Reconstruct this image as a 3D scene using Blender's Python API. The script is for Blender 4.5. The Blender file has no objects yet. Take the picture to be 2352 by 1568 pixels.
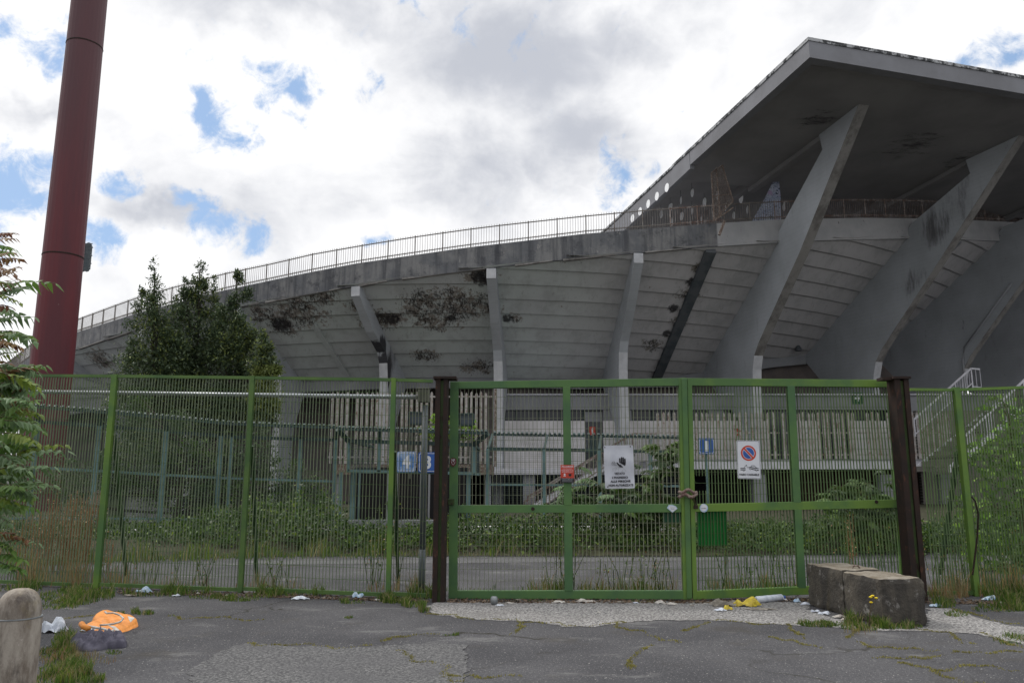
import bpy, bmesh, math, random
import numpy as np
from mathutils import Vector, Matrix
random.seed(7)
rng = np.random.default_rng(11)
D2R = math.pi / 180
sc = bpy.context.scene
col = sc.collection

# ------------------------------------------------------------------ camera
FPX, PITCH, CX, CY, EYE = 1801.0, 10 * D2R, 1176.0, 784.0, 1.6
cd = bpy.data.cameras.new("camera")
cam = bpy.data.objects.new("camera", cd)
col.objects.link(cam)
cam.location = (0, 0, EYE)
cam.rotation_euler = (math.pi / 2 + PITCH, 0, 0)
cd.sensor_width = 36
cd.lens = FPX / 2352 * 36
cd.clip_start = .05
cd.clip_end = 3000
sc.camera = cam

def ray(x, y):
    u = CY - y
    return Vector((x - CX, FPX * math.cos(PITCH) - u * math.sin(PITCH), u * math.cos(PITCH) + FPX * math.sin(PITCH)))
def P(x, y, d):
    "survey point of the photograph at distance d in front of the camera"
    r = ray(x, y)
    return Vector((0, 0, EYE)) + r * (d / r.y)
def G(x, y, z=0.0):
    "survey point on the ground"
    r = ray(x, y)
    return Vector((0, 0, EYE)) + r * ((z - EYE) / r.z)

# ------------------------------------------------------------------ sky and sun
W = bpy.data.worlds.new("World")
sc.world = W
W.use_nodes = True
wn = W.node_tree
wn.nodes.clear()
SUN_EL, SUN_AZ = 55 * D2R, -62 * D2R      # azimuth measured from +Y towards +X
def wnode(t, **k):
    n = wn.nodes.new(t)
    for a, b in k.items(): setattr(n, a, b)
    return n
sky = wnode('ShaderNodeTexSky', sky_type='NISHITA')
sky.sun_disc = False
sky.sun_elevation = SUN_EL
sky.sun_rotation = SUN_AZ
geo = wnode('ShaderNodeTexCoord')
def wmath(op, a, b=None, clamp=False):
    n = wnode('ShaderNodeMath', operation=op); n.use_clamp = clamp
    for i, v in enumerate((a, b)):
        if v is None: continue
        if isinstance(v, (int, float)): n.inputs[i].default_value = v
        else: wn.links.new(v, n.inputs[i])
    return n.outputs[0]
def wnoise(scale, detail, rough, dist=0, zs=1.0, off=0):
    m = wnode('ShaderNodeMapping'); m.inputs['Scale'].default_value = (1, 1, zs); m.inputs['Location'].default_value = (off, off * .7, 0)
    wn.links.new(geo.outputs['Generated'], m.inputs['Vector'])
    n = wnode('ShaderNodeTexNoise'); n.inputs['Scale'].default_value = scale; n.inputs['Detail'].default_value = detail
    n.inputs['Roughness'].default_value = rough; n.inputs['Distortion'].default_value = dist
    wn.links.new(m.outputs[0], n.inputs['Vector'])
    return n.outputs['Fac']
def wrange(v, a, b, c=0, d=1, smooth=True):
    n = wnode('ShaderNodeMapRange'); n.interpolation_type = 'SMOOTHSTEP' if smooth else 'LINEAR'
    wn.links.new(v, n.inputs[0])
    for i, q in zip((1, 2, 3, 4), (a, b, c, d)): n.inputs[i].default_value = q
    return n.outputs[0]
def wblob(px, py, rx, ry, amp=1.0):
    c = ray(px, py).normalized()
    s = wnode('ShaderNodeVectorMath', operation='SUBTRACT'); wn.links.new(WARP, s.inputs[0]); s.inputs[1].default_value = c
    m = wnode('ShaderNodeVectorMath', operation='MULTIPLY'); wn.links.new(s.outputs[0], m.inputs[0])
    k = FPX * 1.15
    m.inputs[1].default_value = (k / rx, k / rx, k / ry)
    l = wnode('ShaderNodeVectorMath', operation='LENGTH'); wn.links.new(m.outputs[0], l.inputs[0])
    return wrange(l.outputs['Value'], 0.0, 1.0, amp, 0, smooth=False)
wq = wnode('ShaderNodeTexNoise'); wq.inputs['Scale'].default_value = 9; wq.inputs['Detail'].default_value = 5; wq.inputs['Roughness'].default_value = .6
wn.links.new(geo.outputs['Generated'], wq.inputs['Vector'])
wv_ = wnode('ShaderNodeVectorMath', operation='SUBTRACT'); wn.links.new(wq.outputs['Color'], wv_.inputs[0]); wv_.inputs[1].default_value = (.5, .5, .5)
wz_ = wnode('ShaderNodeVectorMath', operation='MULTIPLY_ADD'); wn.links.new(wv_.outputs[0], wz_.inputs[0]); wz_.inputs[1].default_value = (.14, .14, .14); wn.links.new(geo.outputs['Generated'], wz_.inputs[2])
WARP = wz_.outputs[0]
HOLES = [(118, 88, 75, 50), (318, 150, 50, 75), (500, 285, 75, 50), (545, 335, 60, 50), (680, 248, 65, 50), (15, 455, 110, 100), (20, 560, 80, 110), (-40, 40, 60, 60),
         (232, 412, 55, 30), (515, 525, 100, 55), (450, 470, 60, 35), (235, 545, 80, 45), (1410, 418, 55, 75), (867, 205, 45, 40), (2318, 125, 80, 60), (860, 535, 50, 40), (2230,130,50,30)]
acc = None
for h in HOLES:
    b = wblob(h[0], h[1], h[2] * 1.6, h[3] * 1.6, .66)
    acc = b if acc is None else wmath('MAXIMUM', acc, b)
fbm = wnoise(7.5, 9, .62, .3)
fine = wnoise(24, 10, .68, .5, off=3)
elev = wnode('ShaderNodeSeparateXYZ'); wn.links.new(geo.outputs['Generated'], elev.inputs[0])
behind = wmath('MULTIPLY', wrange(elev.outputs['Y'], .25, -.2), .12)    # a little more blue behind the photographer
hole = wmath('ADD', acc, wmath('MULTIPLY', wmath('SUBTRACT', fbm, .5), 1.6))
hole = wmath('ADD', hole, wmath('MULTIPLY', wmath('SUBTRACT', fine, .5), 1.25))
hole = wmath('ADD', hole, behind)
bluemask = wrange(hole, .20, .62)
# cloud body: bright white with soft grey undersides
g1 = wnoise(2.6, 5, .5, .35, zs=1.5, off=1.3)
g2 = wnoise(6.5, 6, .55, .5, zs=1.3, off=5.1)
GREY = [(1180, 130, 420, 170), (1090, 400, 170, 230), (700, 40, 420, 90), (1330, 330, 260, 120), (60, 250, 160, 60), (330, 480, 160, 60), (1420, 60, 300, 90)]
ga = None
for h in GREY:
    b = wblob(h[0], h[1], h[2] * 1.3, h[3] * 1.3, .5)
    ga = b if ga is None else wmath('MAXIMUM', ga, b)
g3 = wnoise(17, 7, .6, .4, zs=1.4, off=8.7)
gv = wmath('ADD', wmath('ADD', wmath('MULTIPLY', g1, .7), wmath('MULTIPLY', g2, .62)), wmath('MULTIPLY', g3, .30))
gv = wmath('ADD', gv, wmath('MULTIPLY', ga, .75))
greyfac = wrange(gv, .73, 1.26)
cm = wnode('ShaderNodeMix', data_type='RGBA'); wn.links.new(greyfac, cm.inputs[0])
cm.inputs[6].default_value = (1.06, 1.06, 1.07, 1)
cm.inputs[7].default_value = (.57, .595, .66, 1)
bc = wnode('ShaderNodeBackground'); wn.links.new(cm.outputs[2], bc.inputs[0]); wn.links.new(wmath('MULTIPLY', wrange(elev.outputs['Y'], -.55, .25, .8, 1.0), wrange(elev.outputs['Z'], .60, .92, 1.0, 2.1)), bc.inputs[1])   # unseen cloud overhead brightened to add ambient light
bs = wnode('ShaderNodeBackground'); wn.links.new(sky.outputs[0], bs.inputs[0]); bs.inputs[1].default_value = .12
# pale veil over the blue so it reads as thin cloud haze
bv = wnode('ShaderNodeBackground'); bv.inputs[0].default_value = (.40, .60, .92, 1); bv.inputs[1].default_value = 1.0
mv = wnode('ShaderNodeMixShader'); mv.inputs[0].default_value = .62
wn.links.new(bs.outputs[0], mv.inputs[1]); wn.links.new(bv.outputs[0], mv.inputs[2])
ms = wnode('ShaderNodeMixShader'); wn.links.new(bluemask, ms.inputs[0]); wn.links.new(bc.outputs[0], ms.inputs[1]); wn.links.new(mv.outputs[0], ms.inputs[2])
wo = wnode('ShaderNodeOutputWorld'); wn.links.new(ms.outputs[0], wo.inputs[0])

sl = bpy.data.lights.new("sun", 'SUN')
sl.energy = 1.7
sl.angle = 14 * D2R
sl.color = (1, .95, .88)
so = bpy.data.objects.new("sun", sl)
col.objects.link(so)
sd = Vector((math.sin(SUN_AZ) * math.cos(SUN_EL), math.cos(SUN_AZ) * math.cos(SUN_EL), math.sin(SUN_EL)))
so.rotation_euler = sd.to_track_quat('Z', 'Y').to_euler()
so.location = (0, 0, 60)
sc.view_settings.view_transform = 'Standard'
sc.view_settings.look = 'None'
sc.view_settings.exposure = 0.0
sc.view_settings.gamma = 1.0
sc.cycles.max_bounces = 6
sc.cycles.transparent_max_bounces = 8

# ------------------------------------------------------------------ materials
def S(r, g, b):
    f = lambda c: (c / 255 / 12.92) if c <= 10.3 else ((c / 255 + .055) / 1.055) ** 2.4
    return (f(r), f(g), f(b), 1)
class Mt:
    def __init__(s, name, rough=.8, metal=0, spec=.3):
        s.m = bpy.data.materials.new(name); s.m.use_nodes = True
        s.t = s.m.node_tree; s.b = s.t.nodes['Principled BSDF']
        s.b.inputs['Roughness'].default_value = rough; s.b.inputs['Metallic'].default_value = metal
        s.b.inputs['Specular IOR Level'].default_value = spec
        s.g = s.t.nodes.new('ShaderNodeNewGeometry')
        s.col = None
    def link(s, a, b): s.t.links.new(a, b)
    def noise(s, scale, detail=4, rough=.55, sx=(1, 1, 1), dist=0, off=0):
        m = s.t.nodes.new('ShaderNodeMapping'); m.inputs['Scale'].default_value = sx; m.inputs['Location'].default_value = (off, off, off)
        s.link(s.g.outputs['Position'], m.inputs['Vector'])
        n = s.t.nodes.new('ShaderNodeTexNoise'); n.inputs['Scale'].default_value = scale; n.inputs['Detail'].default_value = detail
        n.inputs['Roughness'].default_value = rough; n.inputs['Distortion'].default_value = dist
        s.link(m.outputs[0], n.inputs['Vector']); return n.outputs['Fac']
    def voro(s, scale, feature='F1', out='Distance'):
        n = s.t.nodes.new('ShaderNodeTexVoronoi'); n.feature = feature; n.inputs['Scale'].default_value = scale
        s.link(s.g.outputs['Position'], n.inputs['Vector']); return n.outputs[out]
    def rng(s, v, a, b, c=0, d=1):
        n = s.t.nodes.new('ShaderNodeMapRange'); n.interpolation_type = 'SMOOTHSTEP'; s.link(v, n.inputs[0])
        for i, q in zip((1, 2, 3, 4), (a, b, c, d)): n.inputs[i].default_value = q
        return n.outputs[0]
    def math(s, op, a, b=None):
        n = s.t.nodes.new('ShaderNodeMath'); n.operation = op
        for i, v in enumerate((a, b)):
            if v is None: continue
            if isinstance(v, (int, float)): n.inputs[i].default_value = v
            else: s.link(v, n.inputs[i])
        return n.outputs[0]
    def mix(s, f, a, b):
        n = s.t.nodes.new('ShaderNodeMix'); n.data_type = 'RGBA'
        if isinstance(f, (int, float)): n.inputs[0].default_value = f
        else: s.link(f, n.inputs[0])
        for i, v in ((6, a), (7, b)):
            if isinstance(v, tuple): n.inputs[i].default_value = v if len(v) == 4 else v + (1,)
            else: s.link(v, n.inputs[i])
        return n.outputs[2]
    def base(s, v):
        if isinstance(v, tuple): s.b.inputs['Base Color'].default_value = v if len(v) == 4 else v + (1,)
        else: s.link(v, s.b.inputs['Base Color'])
        return s
    def bump(s, h, strength=.3, dist=.02):
        n = s.t.nodes.new('ShaderNodeBump'); n.inputs['Strength'].default_value = strength; n.inputs['Distance'].default_value = dist
        s.link(h, n.inputs['Height']); s.link(n.outputs[0], s.b.inputs['Normal']); return s
    def near(s, pts, zs=1.0):
        "1 near any of the world points (x, y, z, radius), fading outwards"
        out = None
        for (x, y, z, r) in pts:
            k = s.t.nodes.new('ShaderNodeVectorMath'); k.operation = 'SUBTRACT'
            s.link(s.g.outputs['Position'], k.inputs[0]); k.inputs[1].default_value = (x, y, z)
            q = s.t.nodes.new('ShaderNodeVectorMath'); q.operation = 'MULTIPLY'; s.link(k.outputs[0], q.inputs[0]); q.inputs[1].default_value = (1, 1 if zs == 1 else .5, zs)
            n = s.t.nodes.new('ShaderNodeVectorMath'); n.operation = 'LENGTH'; s.link(q.outputs[0], n.inputs[0])
            v = s.rng(n.outputs['Value'], r * .15, r, 1, 0)
            out = v if out is None else s.math('MAXIMUM', out, v)
        return out

def painted(name, c, c2=None, rough=.6, scale=2.5, rust=None, rustamt=.62, spec=.3, metal=0):
    m = Mt(name, rough, metal, spec)
    c2 = c2 or tuple(x * .7 for x in c[:3]) + (1,)
    o = m.mix(m.rng(m.noise(scale, 5, .6), .38, .64), c, c2)
    if rust:
        o = m.mix(m.rng(m.noise(scale * 3.2, 7, .68, sx=(1, 1, .5), off=4), rustamt, rustamt + .09), o, rust)
    m.base(o); m.bump(m.noise(scale * 14, 3), .15, .004)
    return m.m
MT = {}
MT['green'] = painted('green_gate_paint', (.085, .172, .055, 1), (.06, .13, .056, 1), .55, 1.7, (.055, .04, .022, 1), .70)
MT['green_bright'] = painted('bright_green_gate_paint', (.13, .225, .04, 1), (.075, .155, .05, 1), .55, 1.5, (.055, .04, .022, 1), .70)
MT['green_fence'] = painted('green_fence_paint', (.095, .165, .045, 1), (.06, .12, .04, 1), .6, 2.2, (.06, .05, .02, 1), .74)
MT['green_bar'] = painted('pale_green_bar_paint', (.185, .225, .14, 1), (.12, .165, .095, 1), .6, 3.0, (.1, .06, .025, 1), .7)  # paler green includes light caught on the bars' side faces
MT['grey_bar'] = painted('weathered_bar_paint', (.19, .205, .14, 1), (.13, .155, .10, 1), .6, 3.0, (.06, .045, .03, 1), .66)
MT['teal'] = painted('teal_grey_paint', (.12, .20, .20, 1), (.075, .125, .125, 1), .6, 1.8, (.16, .08, .04, 1), .68)
MT['teal_dark'] = painted('dark_teal_paint', (.035, .065, .06, 1), (.025, .04, .04, 1), .6, 1.8, (.05, .03, .02, 1), .68)
MT['mesh_wire'] = painted('dark_wire', (.06, .085, .09, 1), (.04, .055, .055, 1), .6, 1.8)
MT['brace'] = painted('dark_green_brace_paint', (.035, .085, .022, 1), (.02, .05, .02, 1), .6, 2)
MT['rust'] = painted('rusty_brown_steel', (.030, .017, .013, 1), (.02, .014, .012, 1), .8, 5, (.075, .033, .02, 1), .57)
MT['rust_green'] = painted('green_web_with_rust', (.045, .072, .022, 1), (.03, .05, .018, 1), .7, 3, (.03, .016, .012, 1), .55)
MT['deep_green_bar'] = painted('deep_green_bar_paint', (.09, .14, .055, 1), (.065, .11, .045, 1), .6, 3.0, (.09, .045, .02, 1), .70)
MT['rust_light'] = painted('orange_rusted_steel', (.17, .125, .10, 1), (.12, .085, .07, 1), .85, 6, (.32, .29, .26, 1), .50)
MT['galv'] = painted('galvanised_steel', (.33, .35, .36, 1), (.24, .26, .27, 1), .42, 3, None, spec=.5, metal=.55)
MT['galv_pole'] = painted('dull_galvanised_pole', (.12, .14, .15, 1), (.085, .10, .11, 1), .6, 3)
MT['rail'] = painted('weathered_railing_paint', (.20, .185, .17, 1), (.14, .125, .11, 1), .7, 3, (.12, .06, .045, 1), .58)
MT['rail_rust'] = painted('rusted_railing_paint', (.17, .12, .10, 1), (.34, .31, .29, 1), .8, 3, (.11, .06, .045, 1), .53)
MT['pale_fence'] = painted('peeling_white_paint', (.42, .40, .39, 1), (.31, .28, .255, 1), .75, 3.4, (.18, .10, .065, 1), .54)
MT['white_paint'] = painted('white_wall_paint', (.62, .62, .66, 1), (.50, .50, .54, 1), .8, 1.2, (.16, .15, .13, 1), .66)
MT['white'] = painted('white_sign_face', (.66, .68, .72, 1), (.60, .62, .67, 1), .4, 4)
MT['dirty_white'] = painted('weathered_white_sign_face', (.56, .58, .63, 1), (.48, .50, .56, 1), .42, 4, (.36, .26, .16, 1), .74)
MT['black'] = painted('black_print', (.012, .012, .015, 1), (.02, .02, .024, 1), .5, 6)
MT['faint_ink'] = painted('faded_grey_ink', (.22, .23, .25, 1), (.30, .31, .34, 1), .5, 6)
MT['blue'] = painted('blue_sign_face', (.035, .105, .36, 1), (.03, .085, .30, 1), .4, 3)
MT['pale_blue'] = painted('faded_blue_sign_face', (.055, .17, .42, 1), (.36, .46, .62, 1), .5, 4.5)
MT['red'] = painted('red_sign_print', (.50, .06, .035, 1), (.44, .05, .03, 1), .45, 5)
MT['darkred'] = painted('dark_red_enamel', (.11, .012, .014, 1), (.08, .01, .012, 1), .4, 5)
MT['orange'] = painted('orange_vinyl', (.74, .28, .055, 1), (.58, .21, .04, 1), .5, 9)
MT['navy_cloth'] = painted('faded_navy_cloth', (.12, .115, .145, 1), (.075, .072, .095, 1), .95, 14, spec=.1)
MT['plastic_white'] = painted('milky_plastic', (.62, .66, .72, 1), (.48, .52, .60, 1), .35, 14, spec=.5)
MT['plastic_blue'] = painted('pale_blue_plastic', (.30, .45, .62, 1), (.55, .62, .68, 1), .35, 20, spec=.5)
MT['paper'] = painted('dirty_paper', (.52, .50, .46, 1), (.34, .31, .28, 1), .85, 12)
MT['card'] = painted('wet_grey_cardboard', (.26, .24, .21, 1), (.16, .145, .12, 1), .9, 9)
MT['yellow_pack'] = painted('yellow_printed_plastic', (.62, .50, .05, 1), (.42, .32, .05, 1), .4, 10, (.10, .07, .03, 1), .62)
MT['bin_green'] = painted('bright_green_panel', (.012, .21, .035, 1), (.008, .15, .03, 1), .45, 2)
MT['mail_green'] = painted('dark_green_panel', (.012, .10, .035, 1), (.01, .07, .03, 1), .45, 2)
MT['hose'] = painted('muddy_pink_corrugated_hose', (.30, .24, .21, 1), (.13, .07, .06, 1), .85, 16)
MT['olive_box'] = painted('olive_grey_cabinet', (.12, .125, .10, 1), (.09, .095, .075, 1), .7, 5)
MT['glass_lamp'] = Mt('lamp_glass', .15, 0, .6).base((.12, .14, .16, 1)).m
MT['dark'] = Mt('painted_interior_shade', .9).base((.012, .011, .012, 1)).m  # near-black colour stands for the shade in undercroft and entrance
MT['dark_glass'] = Mt('dark_window_glass', .12, 0, .5).base((.018, .022, .03, 1)).m
MT['maroon'] = painted('deep_red_pylon_paint', (.140, .030, .038, 1), (.095, .026, .034, 1), .62, .35)
m = Mt('pylon_paint', .6)
zz = m.t.nodes.new('ShaderNodeSeparateXYZ'); m.link(m.g.outputs['Position'], zz.inputs[0])
o = m.mix(m.rng(m.noise(.5, 4, .6, sx=(3, 3, .35)), .35, .66), (.135, .028, .035, 1), (.100, .028, .036, 1))
o = m.mix(m.rng(zz.outputs['Z'], 9, 22, 0, .75), o, (.092, .050, .057, 1))
o = m.mix(m.rng(m.noise(3.2, 8, .7, sx=(1, 1, .45), off=3), .70, .75), o, (.22, .15, .15, 1))
m.base(o); MT['pylon'] = m.m
def brick_mat(name, c1, c2, mortar, sx=3.2):
    m = Mt(name, .9)
    t = m.t.nodes.new('ShaderNodeTexCoord'); mp = m.t.nodes.new('ShaderNodeMapping')
    mp.inputs['Rotation'].default_value = (math.pi / 2, 0, 0)
    m.link(m.g.outputs['Position'], mp.inputs['Vector'])
    b = m.t.nodes.new('ShaderNodeTexBrick'); b.inputs['Scale'].default_value = sx
    b.inputs['Color1'].default_value = c1; b.inputs['Color2'].default_value = c2; b.inputs['Mortar'].default_value = mortar
    b.inputs['Mortar Size'].default_value = .015
    m.link(mp.outputs[0], b.inputs['Vector'])
    m.base(m.mix(m.rng(m.noise(1.5, 5), .4, .7, 0, .5), b.outputs['Color'], tuple(x * .5 for x in c1[:3]) + (1,)))
    return m.m
MT['brick'] = brick_mat('dark_red_brick', (.055, .026, .02, 1), (.04, .02, .017, 1), (.045, .04, .035, 1))
MT['tile'] = brick_mat('beige_riser_facing', (.26, .245, .22, 1), (.22, .21, .19, 1), (.08, .075, .07, 1), 3.0)

# ------------------------------------------------------------------ meshes
ORG = {}
def tag(o, label=None, cat=None, group=None, kind=None):
    if label: o['label'] = label
    if cat: o['category'] = cat
    if group: o['group'] = group
    if kind: o['kind'] = kind
    return o
def thing(name, loc, label, cat, group=None):
    o = bpy.data.objects.new(name, None); o.empty_display_size = .2
    col.objects.link(o); o.location = loc; ORG[o.name] = Vector(loc)
    return tag(o, label, cat, group)
class MB:
    def __init__(s): s.v = []; s.f = []; s.mi = []; s.cur = 0
    def add(s, vs, fs):
        k = len(s.v); s.v += [tuple(v) for v in vs]
        s.f += [tuple(i + k for i in f) for f in fs]; s.mi += [s.cur] * len(fs)
    def quad(s, a, b, c, d): s.add([a, b, c, d], [(0, 1, 2, 3)])
    def hexa(s, b4, t4):
        s.add(list(b4) + list(t4), [(3, 2, 1, 0), (4, 5, 6, 7), (0, 1, 5, 4), (1, 2, 6, 5), (2, 3, 7, 6), (3, 0, 4, 7)])
    def box(s, x0, x1, y0, y1, z0, z1):
        s.hexa([(x0, y0, z0), (x1, y0, z0), (x1, y1, z0), (x0, y1, z0)], [(x0, y0, z1), (x1, y0, z1), (x1, y1, z1), (x0, y1, z1)])
    def bar(s, a, b, w, h, up=(0, 1, 0)):
        "square bar from a to b; w across, h along up"
        a, b = Vector(a), Vector(b); d = (b - a).normalized(); u = Vector(up)
        r = d.cross(u)
        if r.length < 1e-4: u = Vector((1, 0, 0)); r = d.cross(u)
        r.normalize(); u = r.cross(d).normalized()
        r = r * (w / 2); u = u * (h / 2)
        s.hexa([a - r - u, a + r - u, a + r + u, a - r + u], [b - r - u, b + r - u, b + r + u, b - r + u])
    def tube(s, pts, r, n=8, r2=None, cap=True):
        pts = [Vector(p) for p in pts]; k0 = len(s.v); L = len(pts)
        for i, p in enumerate(pts):
            d = (pts[min(i + 1, L - 1)] - pts[max(i - 1, 0)]).normalized()
            a = Vector((0, 0, 1)) if abs(d.z) < .9 else Vector((1, 0, 0))
            u = d.cross(a).normalized(); w = u.cross(d)
            rr = r if r2 is None else r + (r2 - r) * i / (L - 1)
            if isinstance(r, (list, tuple)): rr = r[i]
            for j in range(n):
                t = 2 * math.pi * j / n
                s.v.append(tuple(p + u * (rr * math.cos(t)) + w * (rr * math.sin(t))))
        for i in range(L - 1):
            for j in range(n):
                j2 = (j + 1) % n
                s.f.append((k0 + i * n + j, k0 + i * n + j2, k0 + (i + 1) * n + j2, k0 + (i + 1) * n + j)); s.mi.append(s.cur)
        if cap:
            s.f.append(tuple(k0 + j for j in range(n))[::-1]); s.f.append(tuple(k0 + (L - 1) * n + j for j in range(n))); s.mi += [s.cur] * 2
    def prism(s, pts, off):
        "polygon pts (3d) pushed along off"
        n = len(pts); off = Vector(off)
        vs = [Vector(p) for p in pts]; vs = vs + [p + off for p in vs]
        s.add(vs, [tuple(range(n))[::-1], tuple(range(n, 2 * n))] + [(i, (i + 1) % n, n + (i + 1) % n, n + i) for i in range(n)])
    def lathe(s, c, prof, n=24, sq=1.0):
        k = len(s.v); c = Vector(c)
        for (r, z) in prof:
            for j in range(n):
                t = 2 * math.pi * j / n
                s.v.append((c.x + r * math.cos(t), c.y + r * math.sin(t), c.z + z))
        for i in range(len(prof) - 1):
            for j in range(n):
                j2 = (j + 1) % n
                s.f.append((k + i * n + j, k + i * n + j2, k + (i + 1) * n + j2, k + (i + 1) * n + j)); s.mi.append(s.cur)
        s.f.append(tuple(k + (len(prof) - 1) * n + j for j in range(n))); s.mi.append(s.cur)
    def build(s, name, mats, parent=None, smooth=False, bevel=0, label=None):
        me = bpy.data.meshes.new(name)
        V = np.array(s.v, dtype=np.float64)
        if parent is not None: o0 = ORG[parent.name]
        else:
            mn, mx = V.min(0), V.max(0); o0 = Vector(((mn[0] + mx[0]) / 2, (mn[1] + mx[1]) / 2, mn[2]))
        me.from_pydata((V - np.array(o0)).tolist(), [], s.f)
        mats = mats if isinstance(mats, (list, tuple)) else [mats]
        for m in mats: me.materials.append(MT[m] if isinstance(m, str) else m)
        if len(mats) > 1: me.polygons.foreach_set('material_index', s.mi)
        if smooth: me.polygons.foreach_set('use_smooth', [True] * len(me.polygons))
        me.update()
        o = bpy.data.objects.new(name, me); col.objects.link(o); ORG[o.name] = o0
        if parent is not None: o.parent = parent
        else: o.location = o0
        if bevel:
            b = o.modifiers.new('bevel', 'BEVEL'); b.width = bevel; b.segments = 2; b.limit_method = 'ANGLE'; b.angle_limit = .6
        if label: o['label'] = label
        return o
def box_obj(name, mat, parent, *a, **k):
    b = MB(); b.box(*a); return b.build(name, mat, parent, **k)

def text_pts(txt, width, bold=0.0, height=None):
    "mesh of a line of lettering centred on 0,0; returns verts (x, z) and faces"
    cu = bpy.data.curves.new('t', 'FONT'); cu.body = txt; cu.align_x = 'CENTER'; cu.align_y = 'CENTER'; cu.offset = bold; cu.resolution_u = 3
    ob = bpy.data.objects.new('t', cu); col.objects.link(ob)
    dg = bpy.context.evaluated_depsgraph_get(); dg.update()
    me = bpy.data.meshes.new_from_object(ob.evaluated_get(dg))
    v = np.array([q.co[:2] for q in me.vertices]); f = [tuple(p.vertices) for p in me.polygons]
    bpy.data.objects.remove(ob); bpy.data.curves.remove(cu); bpy.data.meshes.remove(me)
    mn, mx = v.min(0), v.max(0); v = v - (mn + mx) / 2
    s = width / (mx[0] - mn[0]); sy = s if height is None else height / (mx[1] - mn[1])
    return v * np.array([s, sy]), f
class Sheet:
    "a flat sign face: 2d points in metres on a vertical sheet facing the camera side"
    def __init__(s, c, roll=0, yaw=0):
        s.c = Vector(c); s.r = Vector((math.cos(roll) * math.cos(yaw), math.cos(roll) * math.sin(yaw), math.sin(roll)))
        s.n = Vector((math.sin(yaw), -math.cos(yaw), 0)); s.u = s.n.cross(s.r) * -1
        if s.u.z < 0: s.u = -s.u
    def p(s, x, z, o=0): return s.c + s.r * x + s.u * z + s.n * o
    def poly(s, mb, pts, o0, o1): mb.prism([s.p(x, z, o0) for x, z in pts], s.n * (o1 - o0))
    def text(s, mb, txt, x, z, w, o, bold=0.0, h=None):
        v, f = text_pts(txt, w, bold, h); mb.add([s.p(x + a, z + b, o) for a, b in v], f)
def rrect(w, h, r, n=4):
    out = []
    for cx, cz, a0 in ((w / 2 - r, h / 2 - r, 0), (-w / 2 + r, h / 2 - r, 90), (-w / 2 + r, -h / 2 + r, 180), (w / 2 - r, -h / 2 + r, 270)):
        for i in range(n + 1):
            a = (a0 + 90 * i / n) * D2R; out.append((cx + r * math.cos(a), cz + r * math.sin(a)))
    return out
def disc(r, n=28, cx=0, cz=0, rz=None):
    return [(cx + r * math.cos(2 * math.pi * i / n), cz + (rz or r) * math.sin(2 * math.pi * i / n)) for i in range(n)]
# ------------------------------------------------------------------ ground
def ground_mats():
    m = Mt('old_asphalt', .92, 0, .2)
    big = m.rng(m.noise(.55, 4, .6), .3, .7)
    o = m.mix(big, (.054, .054, .059, 1), (.098, .097, .102, 1))
    o = m.mix(m.rng(m.noise(34, 4, .8), .38, .62), m.mix(.55, o, (.025, .025, .028, 1)), o)
    o = m.mix(m.rng(m.noise(55, 2, .8, off=2), .62, .69), o, (.34, .33, .32, 1))
    v = m.voro(19); o = m.mix(m.math('MULTIPLY', m.rng(v, .15, .08), m.rng(m.noise(9, 2), .5, .6)), o, (.40, .39, .37, 1))
    o = m.mix(m.rng(m.noise(1.7, 6, .65, off=9), .54, .74, 0, .7), o, (.055, .050, .044, 1))
    o = m.mix(m.rng(m.noise(.9, 7, .7, sx=(1, 2.2, 1), off=19), .56, .66, 0, .5), o, (.17, .168, .165, 1))
    # fine cracks
    vv = m.t.nodes.new('ShaderNodeTexVoronoi'); vv.feature = 'DISTANCE_TO_EDGE'; vv.inputs['Scale'].default_value = .42
    wv = m.t.nodes.new('ShaderNodeTexNoise'); wv.inputs['Scale'].default_value = 1.3; wv.inputs['Detail'].default_value = 6
    m.link(m.g.outputs['Position'], wv.inputs['Vector'])
    ad = m.t.nodes.new('ShaderNodeVectorMath'); ad.operation = 'MULTIPLY_ADD'; m.link(wv.outputs['Color'], ad.inputs[0]); ad.inputs[1].default_value = (1.3, 1.3, 0); m.link(m.g.outputs['Position'], ad.inputs[2])
    m.link(ad.outputs[0], vv.inputs['Vector'])
    cr = m.rng(vv.outputs['Distance'], .0075, .002)
    o = m.mix(m.math('MULTIPLY', cr, m.rng(m.noise(.4, 2, .5, off=5), .42, .6)), o, (.028, .026, .022, 1))
    m.base(o); m.bump(m.noise(70, 3, .7), .5, .006)
    MT['asphalt'] = m.m
    m = Mt('worn_pale_aggregate', .95, 0, .2)
    o = m.mix(m.rng(m.noise(34, 3, .8), .42, .58), (.085, .084, .085, 1), (.36, .35, .34, 1))
    o = m.mix(m.rng(m.noise(1.3, 4, .6, off=3), .4, .75, 0, .5), o, (.12, .115, .11, 1))
    m.base(o); m.bump(m.noise(60, 3, .7), .8, .01); MT['gravelly'] = m.m
    m = Mt('scuffed_grey_aggregate', .95, 0, .2)
    o = m.mix(m.rng(m.noise(36, 3, .8), .43, .61), (.06, .06, .063, 1), (.165, .164, .163, 1))
    o = m.mix(m.rng(m.noise(1.6, 4, .6, off=3), .42, .7, 0, .6), o, (.085, .084, .088, 1))
    m.base(o); m.bump(m.noise(60, 3, .7), .8, .01); MT['scuffed'] = m.m
    m = Mt('bare_soil', .97)
    m.base(m.mix(m.rng(m.noise(3, 6, .7), .35, .65), (.030, .027, .018, 1), (.05, .052, .025, 1))); m.bump(m.noise(20, 5, .7), .8, .03); MT['soil'] = m.m
ground_mats()
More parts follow.
